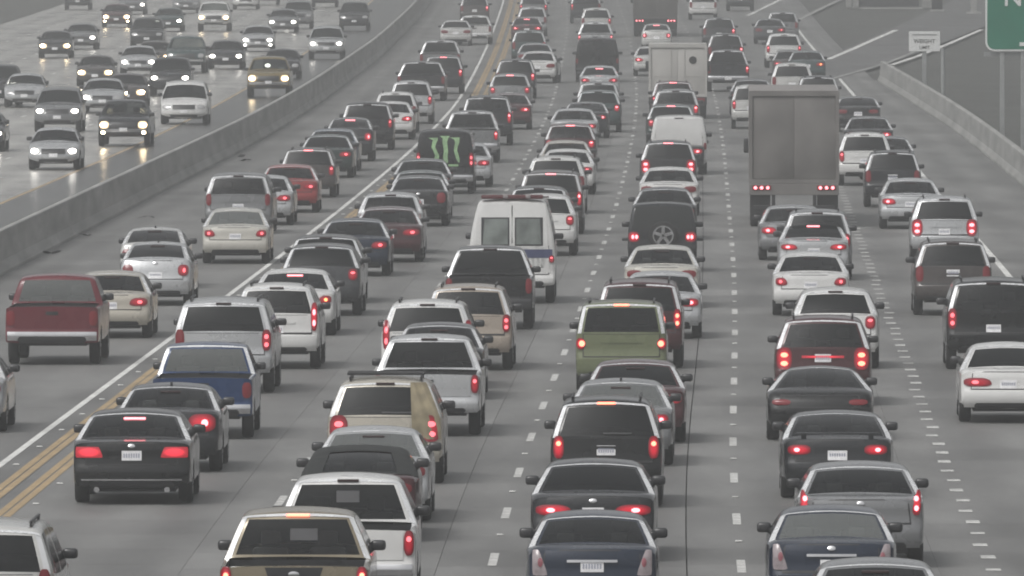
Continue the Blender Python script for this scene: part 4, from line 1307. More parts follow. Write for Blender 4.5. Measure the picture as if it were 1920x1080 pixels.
# dark panel wall between pale posts at the top of the view
A = at(1665, 16)
pw = sign_root('panel_wall', (A.x, A.y, gz(A.y) - .05), 'dark flat panel wall between pale posts at the top edge, above the ramp', 'wall')
sc_ = A.y / FPX
link('panel', MB().box(-58 * sc_, 58 * sc_, 0, .25, 0.15, 4.2, .02).mesh('panel'), principled('dark_panel', (0.03, 0.032, 0.033), 0.7), pw)
link('plinth', MB().box(-75 * sc_, 75 * sc_, -.1, .35, 0, .14, .01).mesh('plinth'), CONC_BAR, pw)
for x in (-74, -60, 68, 78):
    p = link('post', MB().box(-.18, .18, -.1, .3, .1, 4.4, .02).mesh('post'), CONC_WALL, pw); p.location = (x * sc_, -.12, 0)
for i, (px_, py_, lab) in enumerate(((1757, 22, 'dark slim post at the top edge right of the dark panel wall'), (1826, 26, 'pale stub post at the top edge beside the green sign'))):
    A = at(px_, py_)
    q = sign_root('marker_post', (A.x, A.y, gz(A.y) - .05), lab, 'post')
    link('shaft', MB().box(-.22 - .15 * (1 - i), .22 + .15 * (1 - i), 0, .3, 0, 3.2, .03).mesh('shaft'), DARK if i == 0 else CONC_WALL, q)
    link('base', MB().box(-.5, .5, -.1, .4, 0, .2, .03).mesh('base'), CONC_WALL, q)

# scraps of debris along the median shoulder
LAB_ = ['dark tyre scrap on the median shoulder left of the grey minivan', 'dark tyre scrap on the median shoulder above the champagne sedan', 'dark tyre scrap at the median foot nearest the left edge',
        'upper of two dark tyre scraps together by the median foot', 'lower of two dark tyre scraps together by the median foot', 'dark tyre scrap by the median farthest up the shoulder, left of the dark green sedan']
for i_, (px_, py_) in enumerate(((266, 408), (147, 440), (90, 474), (445, 292), (452, 300), (606, 247))):
    A = at(px_ + 6, py_ + 3)
    q = sign_root('tyre_scrap', (A.x, A.y, gz(A.y)), LAB_[i_], 'debris', .5 * i_)
    q['group'] = 'scraps along the median shoulder'
    rnd = random.Random(i_)
    V = []; F = []
    for k_ in range(7):
        t_ = k_ / 6
        for s_ in (-1, 1):
            V.append((-.28 + .56 * t_ + rnd.uniform(-.03, .03), s_ * .09 + .08 * math.sin(3 * t_ + i_), .02 + .07 * abs(math.sin(2.6 * t_ + i_)) + rnd.uniform(0, .02)))
    for k_ in range(6):
        F.append([2 * k_, 2 * k_ + 1, 2 * k_ + 3, 2 * k_ + 2])
    n_ = len(V); V += [(x, y, max(0.0, z - .02)) for x, y, z in V]
    F += [[n_ + a for a in f[::-1]] for f in F]
    link('tread_strip', mesh('tread_strip', V, F), RUBBER, q)

# ------------------------------------------------------------------ the traffic
v = vehicle
# lane beside the median
v('A', 'sedan', 'silver', -74, 655, 'T', 'silver sedan cut off by the left edge below the red pickup', w=1.0)
v('A', 'pickup_old', 'red', 111, 512, 'O', 'old red pickup truck with wide chrome bumper at the far left', g='D', bumper='chrome', noplate=1, h=1.03, lamp='tall', notrim=1)  # notrim: no painted sky glint on the roof edge
v('A', 'sedan', 'champagne', 214, 506, 'T', 'champagne sedan half hidden by the old red pickup truck', only=1)
v('A', 'hatch', 'silver', 299, 452, 'T', 'silver hatchback with split rear glass ahead of the champagne sedan', only=1, badge=1, antenna=1)
v('A', 'hatch', 'pearl', 293, 425, 'O', 'pearl hatchback close in front of the silver split-glass hatchback', antenna=1)
v('A', 'sedan', 'beige', 446, 388, 'T', 'cream beige sedan with red corner lamps behind the grey minivan', lamp='corner', nothird=1, g='D')
v('A', 'minivan', 'gray', 450, 322, 'O', 'grey minivan with dark rear glass in front of the cream sedan')
v('A', 'sedan', 'silver', 497, 327, 'T', 'silver sedan peeking out to the right of the grey minivan', only=1)
v('A', 'sedan', 'brick_red', 545, 307, 'T', 'bright red sedan in the lane beside the median', only=1, badge=1)
v('A', 'suv', 'brown_gray', 580, 276, 'T3', 'brown grey wagon ahead of the bright red sedan', w=.95, h=.9)
v('A', 'sedan', 'dark_green', 616, 251, 'T', 'dark green sedan with pale roof edge ahead of the brown grey wagon', only=1)
v('A', 'sedan', 'slate', 626, 240, 'O', 'slate sedan directly in front of the dark green sedan')
v('A', 'hatch', 'charcoal', 658, 219, 'B3', 'charcoal hatchback with a large lit lamp behind the tall black minivan', only=1, h=1.05)
v('A', 'minivan', 'black', 690, 190, 'T', 'tall black minivan beside the median, left of the white sedan', only=1, h=1.02)
v('A', 'sedan', 'white', 734, 189, 'B', 'white sedan right of the tall black minivan, lamps lit', only=1)
v('A', 'suv', 'white', 743, 171, 'O', 'white wagon just in front of the white sedan by the tall black minivan', w=.92, h=.92)
v('A', 'suv', 'silver', 772, 150, 'T', 'silver wagon with cluttered roof behind the dark pickup load', only=1, w=.95)
v('A', 'pickup', 'charcoal', 792, 114, 'O', 'dark pickup truck with wide black tailgate near the median', w=1.08, h=.95)
v('A', 'suv', 'charcoal', 832, 103, 'B3', 'dark wagon with bright third lamp ahead of the dark pickup', only=1)
v('A', 'pickup', 'gray', 826, 74, 'O', 'grey pickup truck far up the lane beside the median')
v('A', 'sedan', 'pearl', 855, 37, 'O', 'pearl white sedan far up the lane beside the median')
v('A', 'pickup', 'white', 891, 28, 'O', 'white pickup truck right of the far pearl sedan', h=.9)
v('A', 'suv', 'brown_gray', 890, -8, 'B', 'brown grey wagon at the top edge beside the far white line', only=1)
# second lane
v('B', 'suv_large', 'pearl', -32, 972, 'O', 'pearl wagon with roof rail cut off in the bottom left corner', h=.96)
v('B', 'sedan_big', 'black', 257, 764, 'L3', 'glossy black sedan with white plate, left of the blank lane', badge=1, trim=1, exhaust=1, w=1.03, pz=.80, lamp='led')
v('B', 'sedan_tall', 'charcoal', 324, 716, 'B', 'charcoal sedan between the glossy black sedan and the blue pickup', only=1, lamp='wide', antenna=1)
v('B', 'pickup_old', 'blue', 390, 640, 'O', 'worn blue pickup truck with see-through cab glass', g='D', w=.92, h=.94, lamp='tall')
v('B', 'suv_large', 'silver', 424, 556, 'T', 'large silver wagon with wide dark rear glass behind the blue pickup', only=1, lamp='tall', h=.99)
v('B', 'suv', 'white', 522, 529, 'B', 'white wagon right of the large silver wagon, stacked lamps lit', only=1, lamp='pillar', w=.97, g='M')
v('B', 'sedan', 'white', 556, 502, 'A3', 'white sedan with bright third lamp and amber signal', only=1, lamp='corner', w=1.02)
v('B', 'crossover', 'dark_gray', 606, 455, 'T', 'dark grey crossover in front of the white sedan with amber signal', only=1)
v('B', 'crossover', 'black', 613, 438, 'O', 'black roofed crossover hidden behind the dark grey crossover', h=.98)
v('B', 'sedan', 'navy', 668, 408, 'T', 'navy blue sedan with lit right lamp in the second lane', only=1, badge=1)
v('B', 'sedan', 'maroon', 731, 386, 'T', 'dark maroon sedan ahead of the navy blue sedan', lamp='wide', g='C')
v('B', 'crossover', 'silver', 734, 359, 'T', 'silver crossover hidden behind the dark maroon sedan', only=1)
v('B', 'sedan_tall', 'black', 787, 328, 'O', 'black sedan following below the van with green claw marks', badge=1)
v('B', 'sedan', 'dark_green', 790, 318, 'O', 'dark green sedan roof between two black cars below the claw mark van')
v('B', 'sedan', 'charcoal', 794, 296, 'T', 'charcoal sedan touching the claw mark van from behind', only=1)
claw = v('B', 'van', 'black', 836, 241, 'T', 'black van with three green claw marks across its back', blank=1, w=.96, h=.98, lamp='pillar', noplate=1, bumper='chrome')
v('B', 'sedan', 'silver', 872, 266, 'T', 'silver sedan right of the black claw mark van', only=1)
v('B', 'pickup', 'gray', 886, 206, 'B', 'grey pickup truck above the black claw mark van', only=1, w=.98)
v('B', 'suv_large', 'charcoal', 914, 178, 'B', 'charcoal wagon ahead of the grey pickup in the second lane', only=1, w=.95)
v('B', 'sedan', 'maroon', 955, 173, 'B', 'maroon sedan right of the charcoal wagon in the second lane', only=1)
v('B', 'crossover', 'gray', 957, 137, 'T3', 'grey crossover with small third lamp by the yellow lines')
v('B', 'suv', 'charcoal', 967, 110, 'B', 'charcoal wagon with one bright right lamp by the yellow lines', only=1, w=.97)
v('B', 'sedan', 'white', 1012, 95, 'O', 'white sedan drifting between the second and third lanes', yaw=3, h=1.05)
v('B', 'sedan', 'gray', 1004, 80, 'O', 'grey sedan just in front of the drifting white sedan')
v('B', 'suv', 'teal', 992, 56, 'B', 'teal grey wagon with two bright lamps far up the second lane', only=1)
v('B', 'sedan', 'maroon', 988, 31, 'B3', 'maroon sedan far up the second lane with lamps lit')
v('B', 'suv', 'silver', 998, 12, 'O', 'silver wagon far up the second lane beside the yellow lines', w=.97)
v('B', 'suv', 'gray', 1000, -10, 'T', 'grey wagon at the top edge of the second lane')
# third lane
cp = v('C', 'pickup', 'gold', 562, 949, 'H3', 'gold pickup truck with dark tailgate panel at the bottom', g='C', h=.97)
cw = v('C', 'pickup', 'white', 655, 885, 'T', 'white pickup truck behind the gold pickup, right lamp lit', only=1, g='M')
soft = v('C', 'coupe', 'maroon', 678, 835, 'O', 'maroon convertible with black soft top in front of the white pickup', h=1.0, g='M', nothird=1)
v('C', 'sedan', 'silver', 703, 797, 'O', 'silver sedan ahead of the convertible with black soft top', g='D')
cg = v('C', 'suv', 'champagne', 725, 705, 'T', 'champagne wagon with tan cloth hanging over its rear glass', lamp='block', w=1.05, wiper=1)
v('C', 'pickup', 'silver', 807, 625, 'T', 'silver pickup truck ahead of the wagon with tan cloth', only=1, g='M', bumper='paint', w=.98, h=.97)
v('C', 'sedan', 'charcoal', 826, 603, 'O', 'charcoal sedan roof between the silver pickup and a white wagon')
v('C', 'suv', 'white', 804, 560, 'T', 'white wagon with dark glass ahead of the silver pickup', lamp='pillar')
v('C', 'suv', 'tan', 880, 531, 'T', 'tan wagon with square lamp right of the white wagon', only=1, lamp='tall', w=.98)
v('C', 'pickup', 'black', 920, 459, 'O', 'black pickup truck with big mirrors behind the ambulance', g='T', h=1.0, bumper='dark')
amb = v('C', 'ambulance', 'white', 962, 368, 'T', 'white ambulance with two rear windows and red light bar', only=1, noplate=1)
v('C', 'crossover', 'white', 1020, 362, 'T', 'white crossover peeking out right of the ambulance', only=1, w=.98)
v('C', 'crossover', 'charcoal', 1012, 347, 'O', 'charcoal wagon roof just above the ambulance')
v('C', 'suv_large', 'brown_gray', 1034, 318, 'B3', 'brown grey wagon with long lit third lamp ahead of the ambulance', only=1, w=.95, h=.97)
v('C', 'suv', 'pearl', 1043, 291, 'O', 'pearl wagon in front of the brown grey wagon with long third lamp')
v('C', 'sedan', 'white', 1065, 278, 'T', 'white sedan at the right of the pearl wagon in the third lane', only=1)
v('C', 'sedan', 'champagne', 1062, 262, 'O', 'champagne sedan between the white sedan and the red-lit maroon wagon')
v('C', 'crossover', 'maroon', 1070, 230, 'B3', 'maroon crossover with both lamps and third lamp lit in the third lane')
v('C', 'sedan', 'silver', 1077, 202, 'T', 'silver sedan ahead of the maroon crossover in the third lane', only=1)
v('C', 'coupe', 'charcoal', 1100, 190, 'B', 'charcoal coupe right of the silver sedan in the third lane', only=1)
v('C', 'crossover', 'teal', 1122, 168, 'B', 'teal grey crossover with single lit lamp in the third lane', only=1)
v('C', 'suv', 'gray', 1122, 152, 'O', 'grey wagon in front of the teal crossover', w=.95)
v('C', 'sedan', 'silver', 1124, 122, 'T3', 'silver sedan with red third lamp just behind the plain black van')
v('C', 'pickup', 'silver', 1117, 40, 'B', 'silver pickup with both lamps lit ahead of the plain black van', w=.98)
v('C', 'suv', 'pearl', 1118, 14, 'T', 'pearl wagon far up the third lane', only=1)
v('C', 'suv_large', 'charcoal', 1098, -12, 'T', 'charcoal wagon at the top edge of the third lane', only=-1)
# fourth lane
v('D', 'sedan_tall', 'navy', 1112, 955, 'C', 'dark navy sedan with clear lamps at the bottom of the fourth lane', strip=1, pz=.80, w=1.0, g='M', nothird=1)
v('D', 'sedan', 'charcoal', 1115, 858, 'B', 'charcoal sedan with wide lit lamps ahead of the dark navy sedan', lamp='bar', badge=1, w=1.03, nothird=1)
v('D', 'suv', 'black', 1138, 741, 'H3', 'black wagon with bright lamps and grey plate in the fourth lane', wiper=1, w=.98, pz=.93)
v('D', 'sedan', 'gray', 1165, 708, 'B', 'grey sedan peeking out ahead of the black wagon with bright lamps', only=1, antenna=1, lamp='corner', g='D')
v('D', 'sedan', 'maroon', 1192, 672, 'B', 'maroon sedan ahead of the grey sedan in the fourth lane', only=1, lamp='corner')
v('D', 'boxy', 'lime', 1166, 562, 'H3', 'lime green boxy wagon with round red lamps', lamp='round', noplate=1)
v('D', 'suv_large', 'maroon', 1200, 522, 'H', 'dark maroon wagon ahead of the lime green wagon', only=1, lamp='tall', w=.92, h=.97)
v('D', 'sedan', 'silver', 1240, 507, 'B', 'silver sedan right of the dark maroon wagon in the fourth lane', only=1)
v('D', 'sedan', 'beige', 1242, 458, 'O', 'cream sedan behind the off-roader with spare wheel')
jp = v('D', 'jeep', 'charcoal', 1242, 378, 'B', 'charcoal soft-top off-roader with spare wheel on its back', lamp='block', w=1.05, noplate=1)
v('D', 'sedan', 'charcoal', 1246, 350, 'O', 'charcoal sedan in front of the off-roader with spare wheel')
v('D', 'sedan', 'white', 1255, 312, 'O', 'white sedan with clean roof in the fourth lane above the off-roader')
v('D', 'suv', 'charcoal', 1253, 262, 'B3', 'charcoal wagon with two bright lamps below the white van', lamp='block')
v('D', 'sedan', 'black', 1272, 246, 'B', 'black sedan between the white van and the charcoal wagon', only=1)
v('D', 'van', 'white', 1273, 215, 'O', 'tall white van in the fourth lane left of the trailer', blank=1, w=.98, h=.95)
v('D', 'crossover', 'dark_green', 1258, 194, 'T3', 'dark green crossover with small third lamp ahead of the tall white van', only=-1)
v('D', 'suv', 'gray', 1267, 166, 'B', 'grey wagon behind the white box truck, right lamp lit', only=1)
v('D', 'suv', 'maroon', 1262, 150, 'T3', 'maroon wagon with third lamp close behind the white box truck', w=.95)
v('D', 'sedan', 'pearl', 1222, 86, 'B', 'pearl sedan to the left of the white box truck', only=-1)
v('D', 'hatch', 'pearl', 1231, 44, 'B3', 'small pearl hatchback with three lamps lit behind the grey trailer')
# fifth lane
v('E', 'sedan', 'gray', 1640, 1044, 'O', 'grey sedan roof cut off by the bottom edge', g='C')
v('E', 'sedan_tall', 'navy', 1557, 945, 'C', 'dark blue sedan with round clear lamps at the bottom right', strip=1, badge=1, g='D', nothird=1)
v('E', 'sedan_big', 'gray', 1610, 863, 'B', 'grey square-backed sedan with upright lamps ahead of the dark blue sedan', lamp='pillar', w=1.0, nothird=1, badge=1)
v('E', 'coupe', 'charcoal', 1567, 768, 'B', 'charcoal coupe with low spoiler and white plate', spoiler=1, w=1.02, nothird=1)
v('E', 'sport', 'black', 1537, 685, 'O', 'low black sports car with rounded haunches', w=1.02, noplate=1, nothird=1)
v('E', 'suv', 'maroon', 1543, 590, 'H', 'maroon wagon with large square lamps and white plate', lamp='block', h=.97, garm=LENS_LED, nothird=1, pz=.95)
v('E', 'crossover', 'white', 1566, 537, 'T', 'white crossover with curved rear glass ahead of the maroon wagon', only=1, w=.98, noplate=1)
v('E', 'sedan', 'white', 1520, 471, 'T', 'white sedan with red corner lamps and grey plate', lamp='corner', w=.98)
v('E', 'sedan_big', 'silver', 1524, 412, 'B3', 'silver sedan with third lamp above the white sedan with corner lamps', w=.97)
v('E', 'suv', 'gray', 1532, 391, 'T', 'grey wagon in front of the silver sedan, behind the trailer', w=.97)
v('E', 'sedan', 'gray', 1485, 383, 'B', 'grey sedan under the left side of the trailer', only=-1)
v('E', 'sedan', 'charcoal', 1409, 147, 'T', 'charcoal sedan at the upper left corner of the trailer', only=-1, h=1.05)
v('E', 'suv', 'pearl', 1406, 158, 'T', 'pearl wagon hidden behind the left side of the trailer', only=-1, w=.8)
v('E', 'pickup', 'charcoal', 1364, 92, 'B', 'charcoal pickup truck in the fifth lane above the trailer', only=1, h=1.05)
v('E', 'suv', 'black', 1360, 62, 'B', 'black wagon ahead of the charcoal pickup in the fifth lane', only=1, h=1.08)
v('E', 'suv', 'dark_gray', 1348, 32, 'B', 'dark grey wagon with red right lamp far up the fifth lane', only=1)
v('E', 'suv', 'white', 1318, -14, 'O', 'white wagon at the top edge of the fifth lane')
v('E', 'suv', 'charcoal', 1388, -28, 'O', 'dark wagon cut off at the top edge right of the white wagon')
# rightmost lane
v('F', 'sedan', 'white', 1887, 640, 'T', 'white sedan with long red lamp at the right edge', lamp='bar', nothird=1, w=1.0)
v('F', 'suv_large', 'black', 1860, 519, 'T', 'large black wagon cut by the right edge above the white sedan', only=-1, lamp='tall', w=.98)
v('F', 'suv', 'brown_gray', 1785, 447, 'O', 'dark brown wagon with white plate in the rightmost lane', w=.98, pz=1.0)
v('F', 'suv', 'silver', 1770, 366, 'B', 'silver wagon with two red lamps in the rightmost lane', w=.97, lamp='block')
v('F', 'sedan', 'silver', 1706, 333, 'B', 'silver sedan half hidden by the silver wagon in the rightmost lane', only=-1)
v('F', 'suv', 'charcoal', 1673, 281, 'O', 'charcoal wagon with white plate right of the trailer', pz=.95, w=.95)
v('F', 'suv', 'white', 1621, 247, 'T', 'white wagon touching the right side of the trailer', only=-1, w=.97)
v('F', 'sedan', 'dark_gray', 1662, 254, 'O', 'dark grey sedan just ahead of the charcoal wagon in the rightmost lane')
v('F', 'sedan', 'charcoal', 1628, 217, 'B', 'charcoal sedan with one red lamp by the trailer top', only=1)
v('F', 'coupe', 'black', 1607, 180, 'O', 'black coupe beside the upper right corner of the trailer')
v('F', 'suv', 'charcoal', 1533, 141, 'O', 'charcoal wagon just above the trailer roof', w=.97)
v('F', 'suv', 'pearl', 1485, 117, 'O', 'pearl white wagon above the trailer roof in the rightmost lane')
v('F', 'sedan', 'brown_gray', 1482, 93, 'T', 'brown grey sedan in front of the pearl wagon above the trailer')
v('F', 'sedan', 'teal', 1512, 94, 'A', 'teal sedan with amber lamp beside the ramp', only=1)
v('F', 'suv', 'white', 1469, 62, 'T', 'white wagon far up the rightmost lane by the ramp line')
v('F', 'sedan', 'dark_gray', 1443, 34, 'T', 'dark grey sedan far up the rightmost lane', only=1)
v('F', 'suv', 'gray', 1467, 21, 'O', 'grey wagon right of the far dark grey sedan')

# trucks
WGREY = principled('trailer_door', (0.15, 0.142, 0.136), 0.55, var=0.28, scale=0.9)
WSIDE = principled('trailer_side', (0.24, 0.225, 0.217), 0.5, var=0.1, scale=0.8)
WHITEB = principled('box_white', (0.44, 0.43, 0.41), 0.5, var=0.08, scale=1.0)
BROWNB = principled('box_brown', (0.11, 0.105, 0.10), 0.6, var=0.1, scale=1.0)
BLACKB = principled('box_black', (0.03, 0.031, 0.033), 0.5, var=0.15, scale=1.0)
tl = box_truck('E', 'semi_trailer', 1489, 171, 'large grey box trailer with double doors in the fifth lane', 'trailer', W=2.62, H=3.98, L=13.0, z0=1.3, body=WGREY, side=WSIDE, lamps='B', bars=(), rods=False, sill=WGREY)
bt = box_truck('D', 'box_truck', 1271, 83, 'dirty white box truck with double rear doors in the fourth lane', 'truck', W=2.4, H=3.1, L=5.5, z0=.95, body=WHITEB, side=WHITEB, lamps='O', tyre_R=.42, bars=(.38,))
p = link('emblem', MB().disc((.62, .005, 2.45), 'y', 0, .16, .02, 16).mesh('emblem'), TRIM, bt)
box_truck('D', 'semi_trailer', 1229, -48, 'tall brown grey trailer cut by the top edge in the fourth lane', 'trailer', W=2.6, H=3.7, L=12.5, z0=1.1, body=BROWNB, side=BROWNB, lamps='B', bars=())
blk = v('C', 'van', 'black', 1120, 70, 'O', 'black van with plain back in the third lane behind a silver pickup', blank=1, w=1.05, noplate=1)

# ------------------------------------------------------------------ special fittings
def child(name, me, mat, root, loc=(0, 0, 0)):
    q = link(name, me, mat, root); q.location = loc
    return q
S = ASSET[('shape', 'van')]
# green claw marks printed on the back of the black van, and closed rear panels where the glass would be
for r_ in (claw, blk):
    child('rear_panel', S.patch(-.82, .82, 1.22, 2.02, .006, 12, 10, x0t=-.76, x1t=.76), paint('black'), r_)
def claw_mark(x, zs, ws):
    V = []; F = []
    for z, dx, w in zip(zs, ws[0], ws[1]):
        V += [(x + dx - w / 2, S.ry(x, z) - .022, z), (x + dx + w / 2, S.ry(x, z) - .022, z)]
    for i in range(len(zs) - 1):
        F.append([2 * i, 2 * i + 1, 2 * i + 3, 2 * i + 2])
    return mesh('claw_mark', V, F)
child('claw_mark', claw_mark(-.34, [1.0, 1.12, 1.28, 1.42, 1.55, 1.68, 1.78, 1.86], ([.06, .05, .08, .02, -.05, -.02, .02, -.06], [.05, .16, .14, .12, .13, .14, .16, .34])), GREENMARK, claw)
child('claw_mark', claw_mark(.02, [.92, 1.08, 1.25, 1.42, 1.58, 1.72, 1.84, 1.92], ([.0, .02, .0, .02, .0, -.02, .0, -.02], [.06, .15, .15, .14, .15, .16, .18, .34])), GREENMARK, claw)
child('claw_mark', claw_mark(.38, [1.05, 1.18, 1.32, 1.45, 1.58, 1.70, 1.80, 1.87], ([.10, .06, .02, -.02, .0, .04, .03, -.04], [.05, .12, .12, .11, .12, .14, .17, .34])), GREENMARK, claw)
child('lettering', MB().box(.12, .46, -.02, -.01, .86, .93).box(.2, .4, -.02, -.01, .74, .79).mesh('lettering'), GREENMARK, claw, (0, .06, .06))
wv_ = [o_ for o_ in COL.objects if o_.get('label') == 'tall white van in the fourth lane left of the trailer'][0]
child('rear_panel', S.patch(-.82, .82, 1.22, 2.02, .006, 12, 10, x0t=-.76, x1t=.76), paint('white'), wv_)
# ambulance back: doors, panes, stripe, light bar
S = ASSET[('shape', 'ambulance')]
for sg in (1, -1):
    a, b = (.012, .90) if sg > 0 else (-.90, -.012)
    D = child('rear_door', S.patch(a, b, .74, 2.40, .012, 8, 14, x0t=a if sg > 0 else -.80, x1t=.80 if sg > 0 else b), paint('white'), amb)
    a, b = (.10, .70) if sg > 0 else (-.70, -.10)
    q = link('window_seal', S.patch(a - .035, b + .035, 1.385, 2.065, .017, 6, 8), TRIM, D)
    q = link('window_pane', S.patch(a, b, 1.42, 2.03, .024, 6, 8, x0t=a + (.04 if sg < 0 else 0), x1t=b - (.04 if sg > 0 else 0)), principled('pane_grey', (0.16, 0.18, 0.17), 0.12, var=0.4, scale=2.5), D)
child('stripe', S.patch(-.96, .96, 1.10, 1.30, .022, 12, 2), principled('stripe_blue', (0.05, 0.06, 0.13), 0.4), amb)
child('light_bar', MB().box(-.74, .74, .16, .42, 2.50, 2.60, .03).mesh('light_bar', 40), principled('bar_red', (0.10, 0.025, 0.028), 0.25), amb)
for x in (-.16, .38):
    child('strobe', MB().box(-.06, .06, .12, .2, 2.52, 2.62, .02).mesh('strobe', 40), principled('strobe_clear', (.3, .27, .27), .2), amb, (x, 0, 0))
# off-roader: spare wheel, fabric back, fenders
R_ = .37
sp = child('spare_wheel', ASSET[('tyre', .39)], RUBBER, jp, (0.02, -.13, .95)); sp.rotation_euler = (0, 0, -math.pi / 2); sp.scale = (1, .95, .95)
link('hub_plate', MB().disc((-.11, 0, 0), 'x', 0, .26, .17, 20).mesh('hub_plate'), DARK, sp)
_sp = MB()
for k_ in range(5):
    a_ = 2 * math.pi * k_ / 5 + .3
    n_ = len(_sp.v)
    for x_ in (.06, .12):
        for (u_, w_) in ((.03, -.05), (.25, -.038), (.25, .038), (.03, .05)):
            _sp.v.append((x_, u_ * math.cos(a_) - w_ * math.sin(a_), u_ * math.sin(a_) + w_ * math.cos(a_)))
    _sp.f += [[n_ + i for i in q] for q in ((0, 3, 2, 1), (4, 5, 6, 7), (0, 1, 5, 4), (1, 2, 6, 5), (2, 3, 7, 6), (3, 0, 4, 7))]
for k_ in range(20):
    n_ = len(_sp.v)
    for a_ in (2 * math.pi * k_ / 20, 2 * math.pi * (k_ + 1) / 20):
        for (r_, x_) in ((.235, .05), (.235, .125), (.275, .125), (.275, .05)):
            _sp.v.append((x_, r_ * math.cos(a_), r_ * math.sin(a_)))
    _sp.f += [[n_ + i for i in q] for q in ((0, 1, 5, 4), (1, 2, 6, 5), (2, 3, 7, 6), (3, 0, 4, 7))]
link('wheel_spokes', _sp.mesh('wheel_spokes'), CHROME, sp)
S = ASSET[('shape', 'jeep')]
child('fabric_back', S.patch(-.74, .74, 1.12, 1.70, .012, 8, 6, x0t=-.66, x1t=.66), SOFTTOP, jp)
for sg in (1, -1):
    child('fender', MB().box(-.12, .12, .3, 1.15, .80, .86, .02).mesh('fender', 40), DARK, jp, (sg * .88, 0, 0))
# convertible soft top
S = ASSET[('shape', 'coupe')]
def soft_shell():
    V = []; F = []; cols_ = [-c for c in SC[:0:-1]] + SC
    js = list(range(S.start['back'], S.start['ws'] + 1)); m = len(cols_)
    for j in js:
        for c in cols_:
            x, y, z = S.pt(j, abs(c), -1 if c < 0 else 1)
            V.append((x * 1.012, y + S.N[j][0] * .014, z + S.N[j][1] * .014))
    for i in range(len(js) - 1):
        for k_ in range(m - 1):
            mid = 1 <= i <= 4 and max(abs(cols_[k_]), abs(cols_[k_ + 1])) < .70
            if not mid:
                F.append([i * m + k_, i * m + k_ + 1, (i + 1) * m + k_ + 1, (i + 1) * m + k_])
    return mesh('soft_top', V, F, 50)
child('soft_top', soft_shell(), SOFTTOP, soft)
# cloth over the gold wagon's rear glass
S = ASSET[('shape', 'suv')]
def cloth_mesh():
    V = []; F = []; n = 14; mrow = 16
    for i in range(mrow + 1):
        z = .76 + (1.70 - .76) * i / mrow
        for j in range(n + 1):
            x = .40 + (S.hw(.1, z) * .99 - .40) * j / n + .04 * (1 - i / mrow) * (1 - j / n)
            x = min(x, S.hw(.2, z))
            V.append((x, S.ry(x, z) - .035 - .014 * math.sin(j * .9 + i * .35), z))
    for i in range(mrow):
        for j in range(n):
            a = i * (n + 1) + j
            F.append([a, a + 1, a + n + 2, a + n + 1])
    return mesh('cloth', V, F, 60)
cl = child('hanging_cloth', cloth_mesh(), CLOTH, cg)
for x in (-.35, 0, .35):
    child('rack_bar', MB().box(-.62, .62, -.03, .03, 0, .05, .01).mesh('rack_bar'), TRIM, cg, (0, 1.2 + x, 1.80))
STICK = principled('sticker', (0.12, 0.12, 0.125), 0.6)
# gold pickup: dark panel and badge on the tailgate, sticker in the glass
S = ASSET[('shape', 'pickup')]
child('tailgate_panel', S.patch(-.26, .26, .78, 1.15, .016, 4, 3, x0t=-.38, x1t=.38), TRIM, cp)
child('badge', S.patch(-.075, .075, 1.02, 1.10, .03, rnd=True), CHROME, cp)
child('window_sticker', MB().box(-.10, .26, 2.0, 2.01, 1.42, 1.58).mesh('window_sticker'), STICK, cp, (0, -.012, 0))
child('window_sticker', MB().box(-.16, .16, 2.0, 2.01, 1.46, 1.62).mesh('window_sticker'), STICK, cw, (0, -.012, 0))

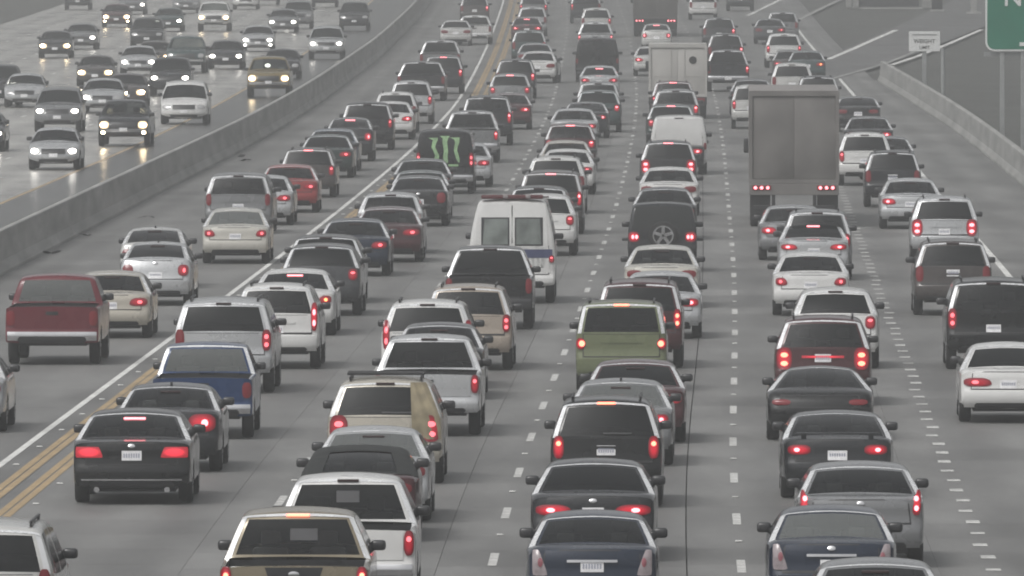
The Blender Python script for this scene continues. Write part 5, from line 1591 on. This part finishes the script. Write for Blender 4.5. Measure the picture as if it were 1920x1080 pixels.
# ------------------------------------------------------------------ oncoming traffic
o_ = [
 ('sedan', 'silver', 107, 238, 'W', 'silver sedan oncoming, nearest at the left, above the median', {}),
 ('pickup', 'charcoal', 237, 186, 'Yf', 'dark pickup oncoming with four dazzling warm lamps', dict(h=.95)),
 ('suv', 'gray', 115, 162, 'W', 'grey wagon oncoming left of the dazzling dark pickup', {}),
 ('minivan', 'white', 350, 150, 'O', 'white minivan oncoming with unlit lamps near the median', {}),
 ('sedan', 'silver', 50, 137, 'O', 'silver sedan oncoming at the left edge, lamps off', {}),
 ('suv', 'charcoal', 3, 120, 'W', 'charcoal wagon oncoming cut by the left edge', {}),
 ('sedan', 'silver', 196, 146, 'W', 'silver sedan oncoming behind the grey wagon', dict(only=1)),
 ('sedan', 'brown_gray', 240, 137, 'Y', 'brown grey sedan oncoming, lamps glaring beside the silver sedan', {}),
 ('sedan', 'brown_gray', 182, 103, 'Y', 'brown grey sedan oncoming with starry warm lamps at the left', {}),
 ('sedan', 'silver', 262, 85, 'W', 'silver sedan oncoming with white lamps in the middle of the left traffic', {}),
 ('suv', 'charcoal', 323, 106, 'W', 'charcoal wagon oncoming above the white minivan', {}),
 ('pickup', 'teal', 351, 67, 'O', 'teal pickup oncoming with unlit lamps', {}),
 ('suv', 'charcoal', 279, 32, 'O', 'charcoal tall wagon oncoming above the white-lamped silver sedan', {}),
 ('sedan', 'brown_gray', 292, 76, 'Y', 'brown grey sedan oncoming half hidden by the white-lamped silver sedan', dict(only=-1)),
 ('sedan', 'maroon', 220, 7, 'Yf', 'maroon sedan oncoming with doubled warm lamps at the top left', {}),
 ('sedan', 'teal', 318, 14, 'W', 'teal grey sedan oncoming at the top left', {}),
 ('pickup', 'white', 403, 2, 'Y', 'white pickup oncoming with large dark grille and square lamps', {}),
 ('sedan', 'charcoal', 106, 57, 'Y', 'charcoal sedan oncoming at the far left with glowing warm lamps', {}),
 ('sedan', 'gray', 155, 43, 'W', 'grey sedan oncoming right of the far left charcoal sedan', {}),
 ('sedan', 'charcoal', 426, 75, 'W', 'charcoal sedan oncoming below the white pickup', {}),
 ('sedan', 'silver', 485, 47, 'Wf', 'silver sedan oncoming with doubled lamps right of the white pickup', {}),
 ('pickup', 'ochre', 506, 105, 'Y', 'ochre pickup oncoming with warm square lamps', {}),
 ('sedan', 'charcoal', 530, 91, 'W', 'charcoal sedan oncoming just behind the ochre pickup', dict(only=1)),
 ('suv', 'silver', 614, 48, 'W', 'silver wagon oncoming nearest to the median at the top', {}),
 ('sedan', 'gray', 532, 16, 'W', 'grey sedan oncoming above the doubled-lamp silver sedan', {}),
 ('suv', 'gray', 560, 0, 'W', 'grey wagon oncoming at the top edge with one lamp showing', dict(only=1)),
 ('suv', 'charcoal', 666, 3, 'O', 'charcoal wagon oncoming beside the median at the top edge', {}),
 ('suv', 'charcoal', 148, -30, 'O', 'dark wagon oncoming cut by the top edge at the left', {}),
 ('sedan', 'gray', 250, -14, 'W', 'grey sedan oncoming behind the maroon sedan at the top edge', dict(only=-1)),
 ('sedan', 'gray', 350, -16, 'O', 'grey sedan oncoming cut by the top edge beside the white pickup', {}),
 ('sedan', 'white', 462, -22, 'O', 'white sedan oncoming cut by the top edge', {}),
 ('suv', 'brown_gray', 500, -38, 'O', 'brown wagon oncoming cut by the top edge right of the white sedan', {}),
 ('suv', 'charcoal', 610, -34, 'O', 'charcoal wagon oncoming barely showing at the top edge', {}),
 ('sedan', 'dark_gray', -32, 208, 'W', 'dark sedan oncoming, one lamp showing at the left edge', {}),
]
for typ, colr, px_, py_, st_, lab_, kw_ in o_:
    v('O', typ, colr, px_, py_, st_, lab_, **kw_)

# ------------------------------------------------------------------ haze
hz = MB().box(-640, 640, -70, 2640, -1.3, 12.0).mesh('haze')
hm_, nt_, out_ = nodes_of('haze')
pv = nt_.nodes.new('ShaderNodeVolumePrincipled')
pv.inputs['Color'].default_value = (0.56, 0.57, 0.572, 1)
pv.inputs['Density'].default_value = 0.00086
pv.inputs['Anisotropy'].default_value = 0.2
nt_.links.new(pv.outputs[0], out_.inputs['Volume'])
link('haze', hz, hm_, None, kind='stuff')
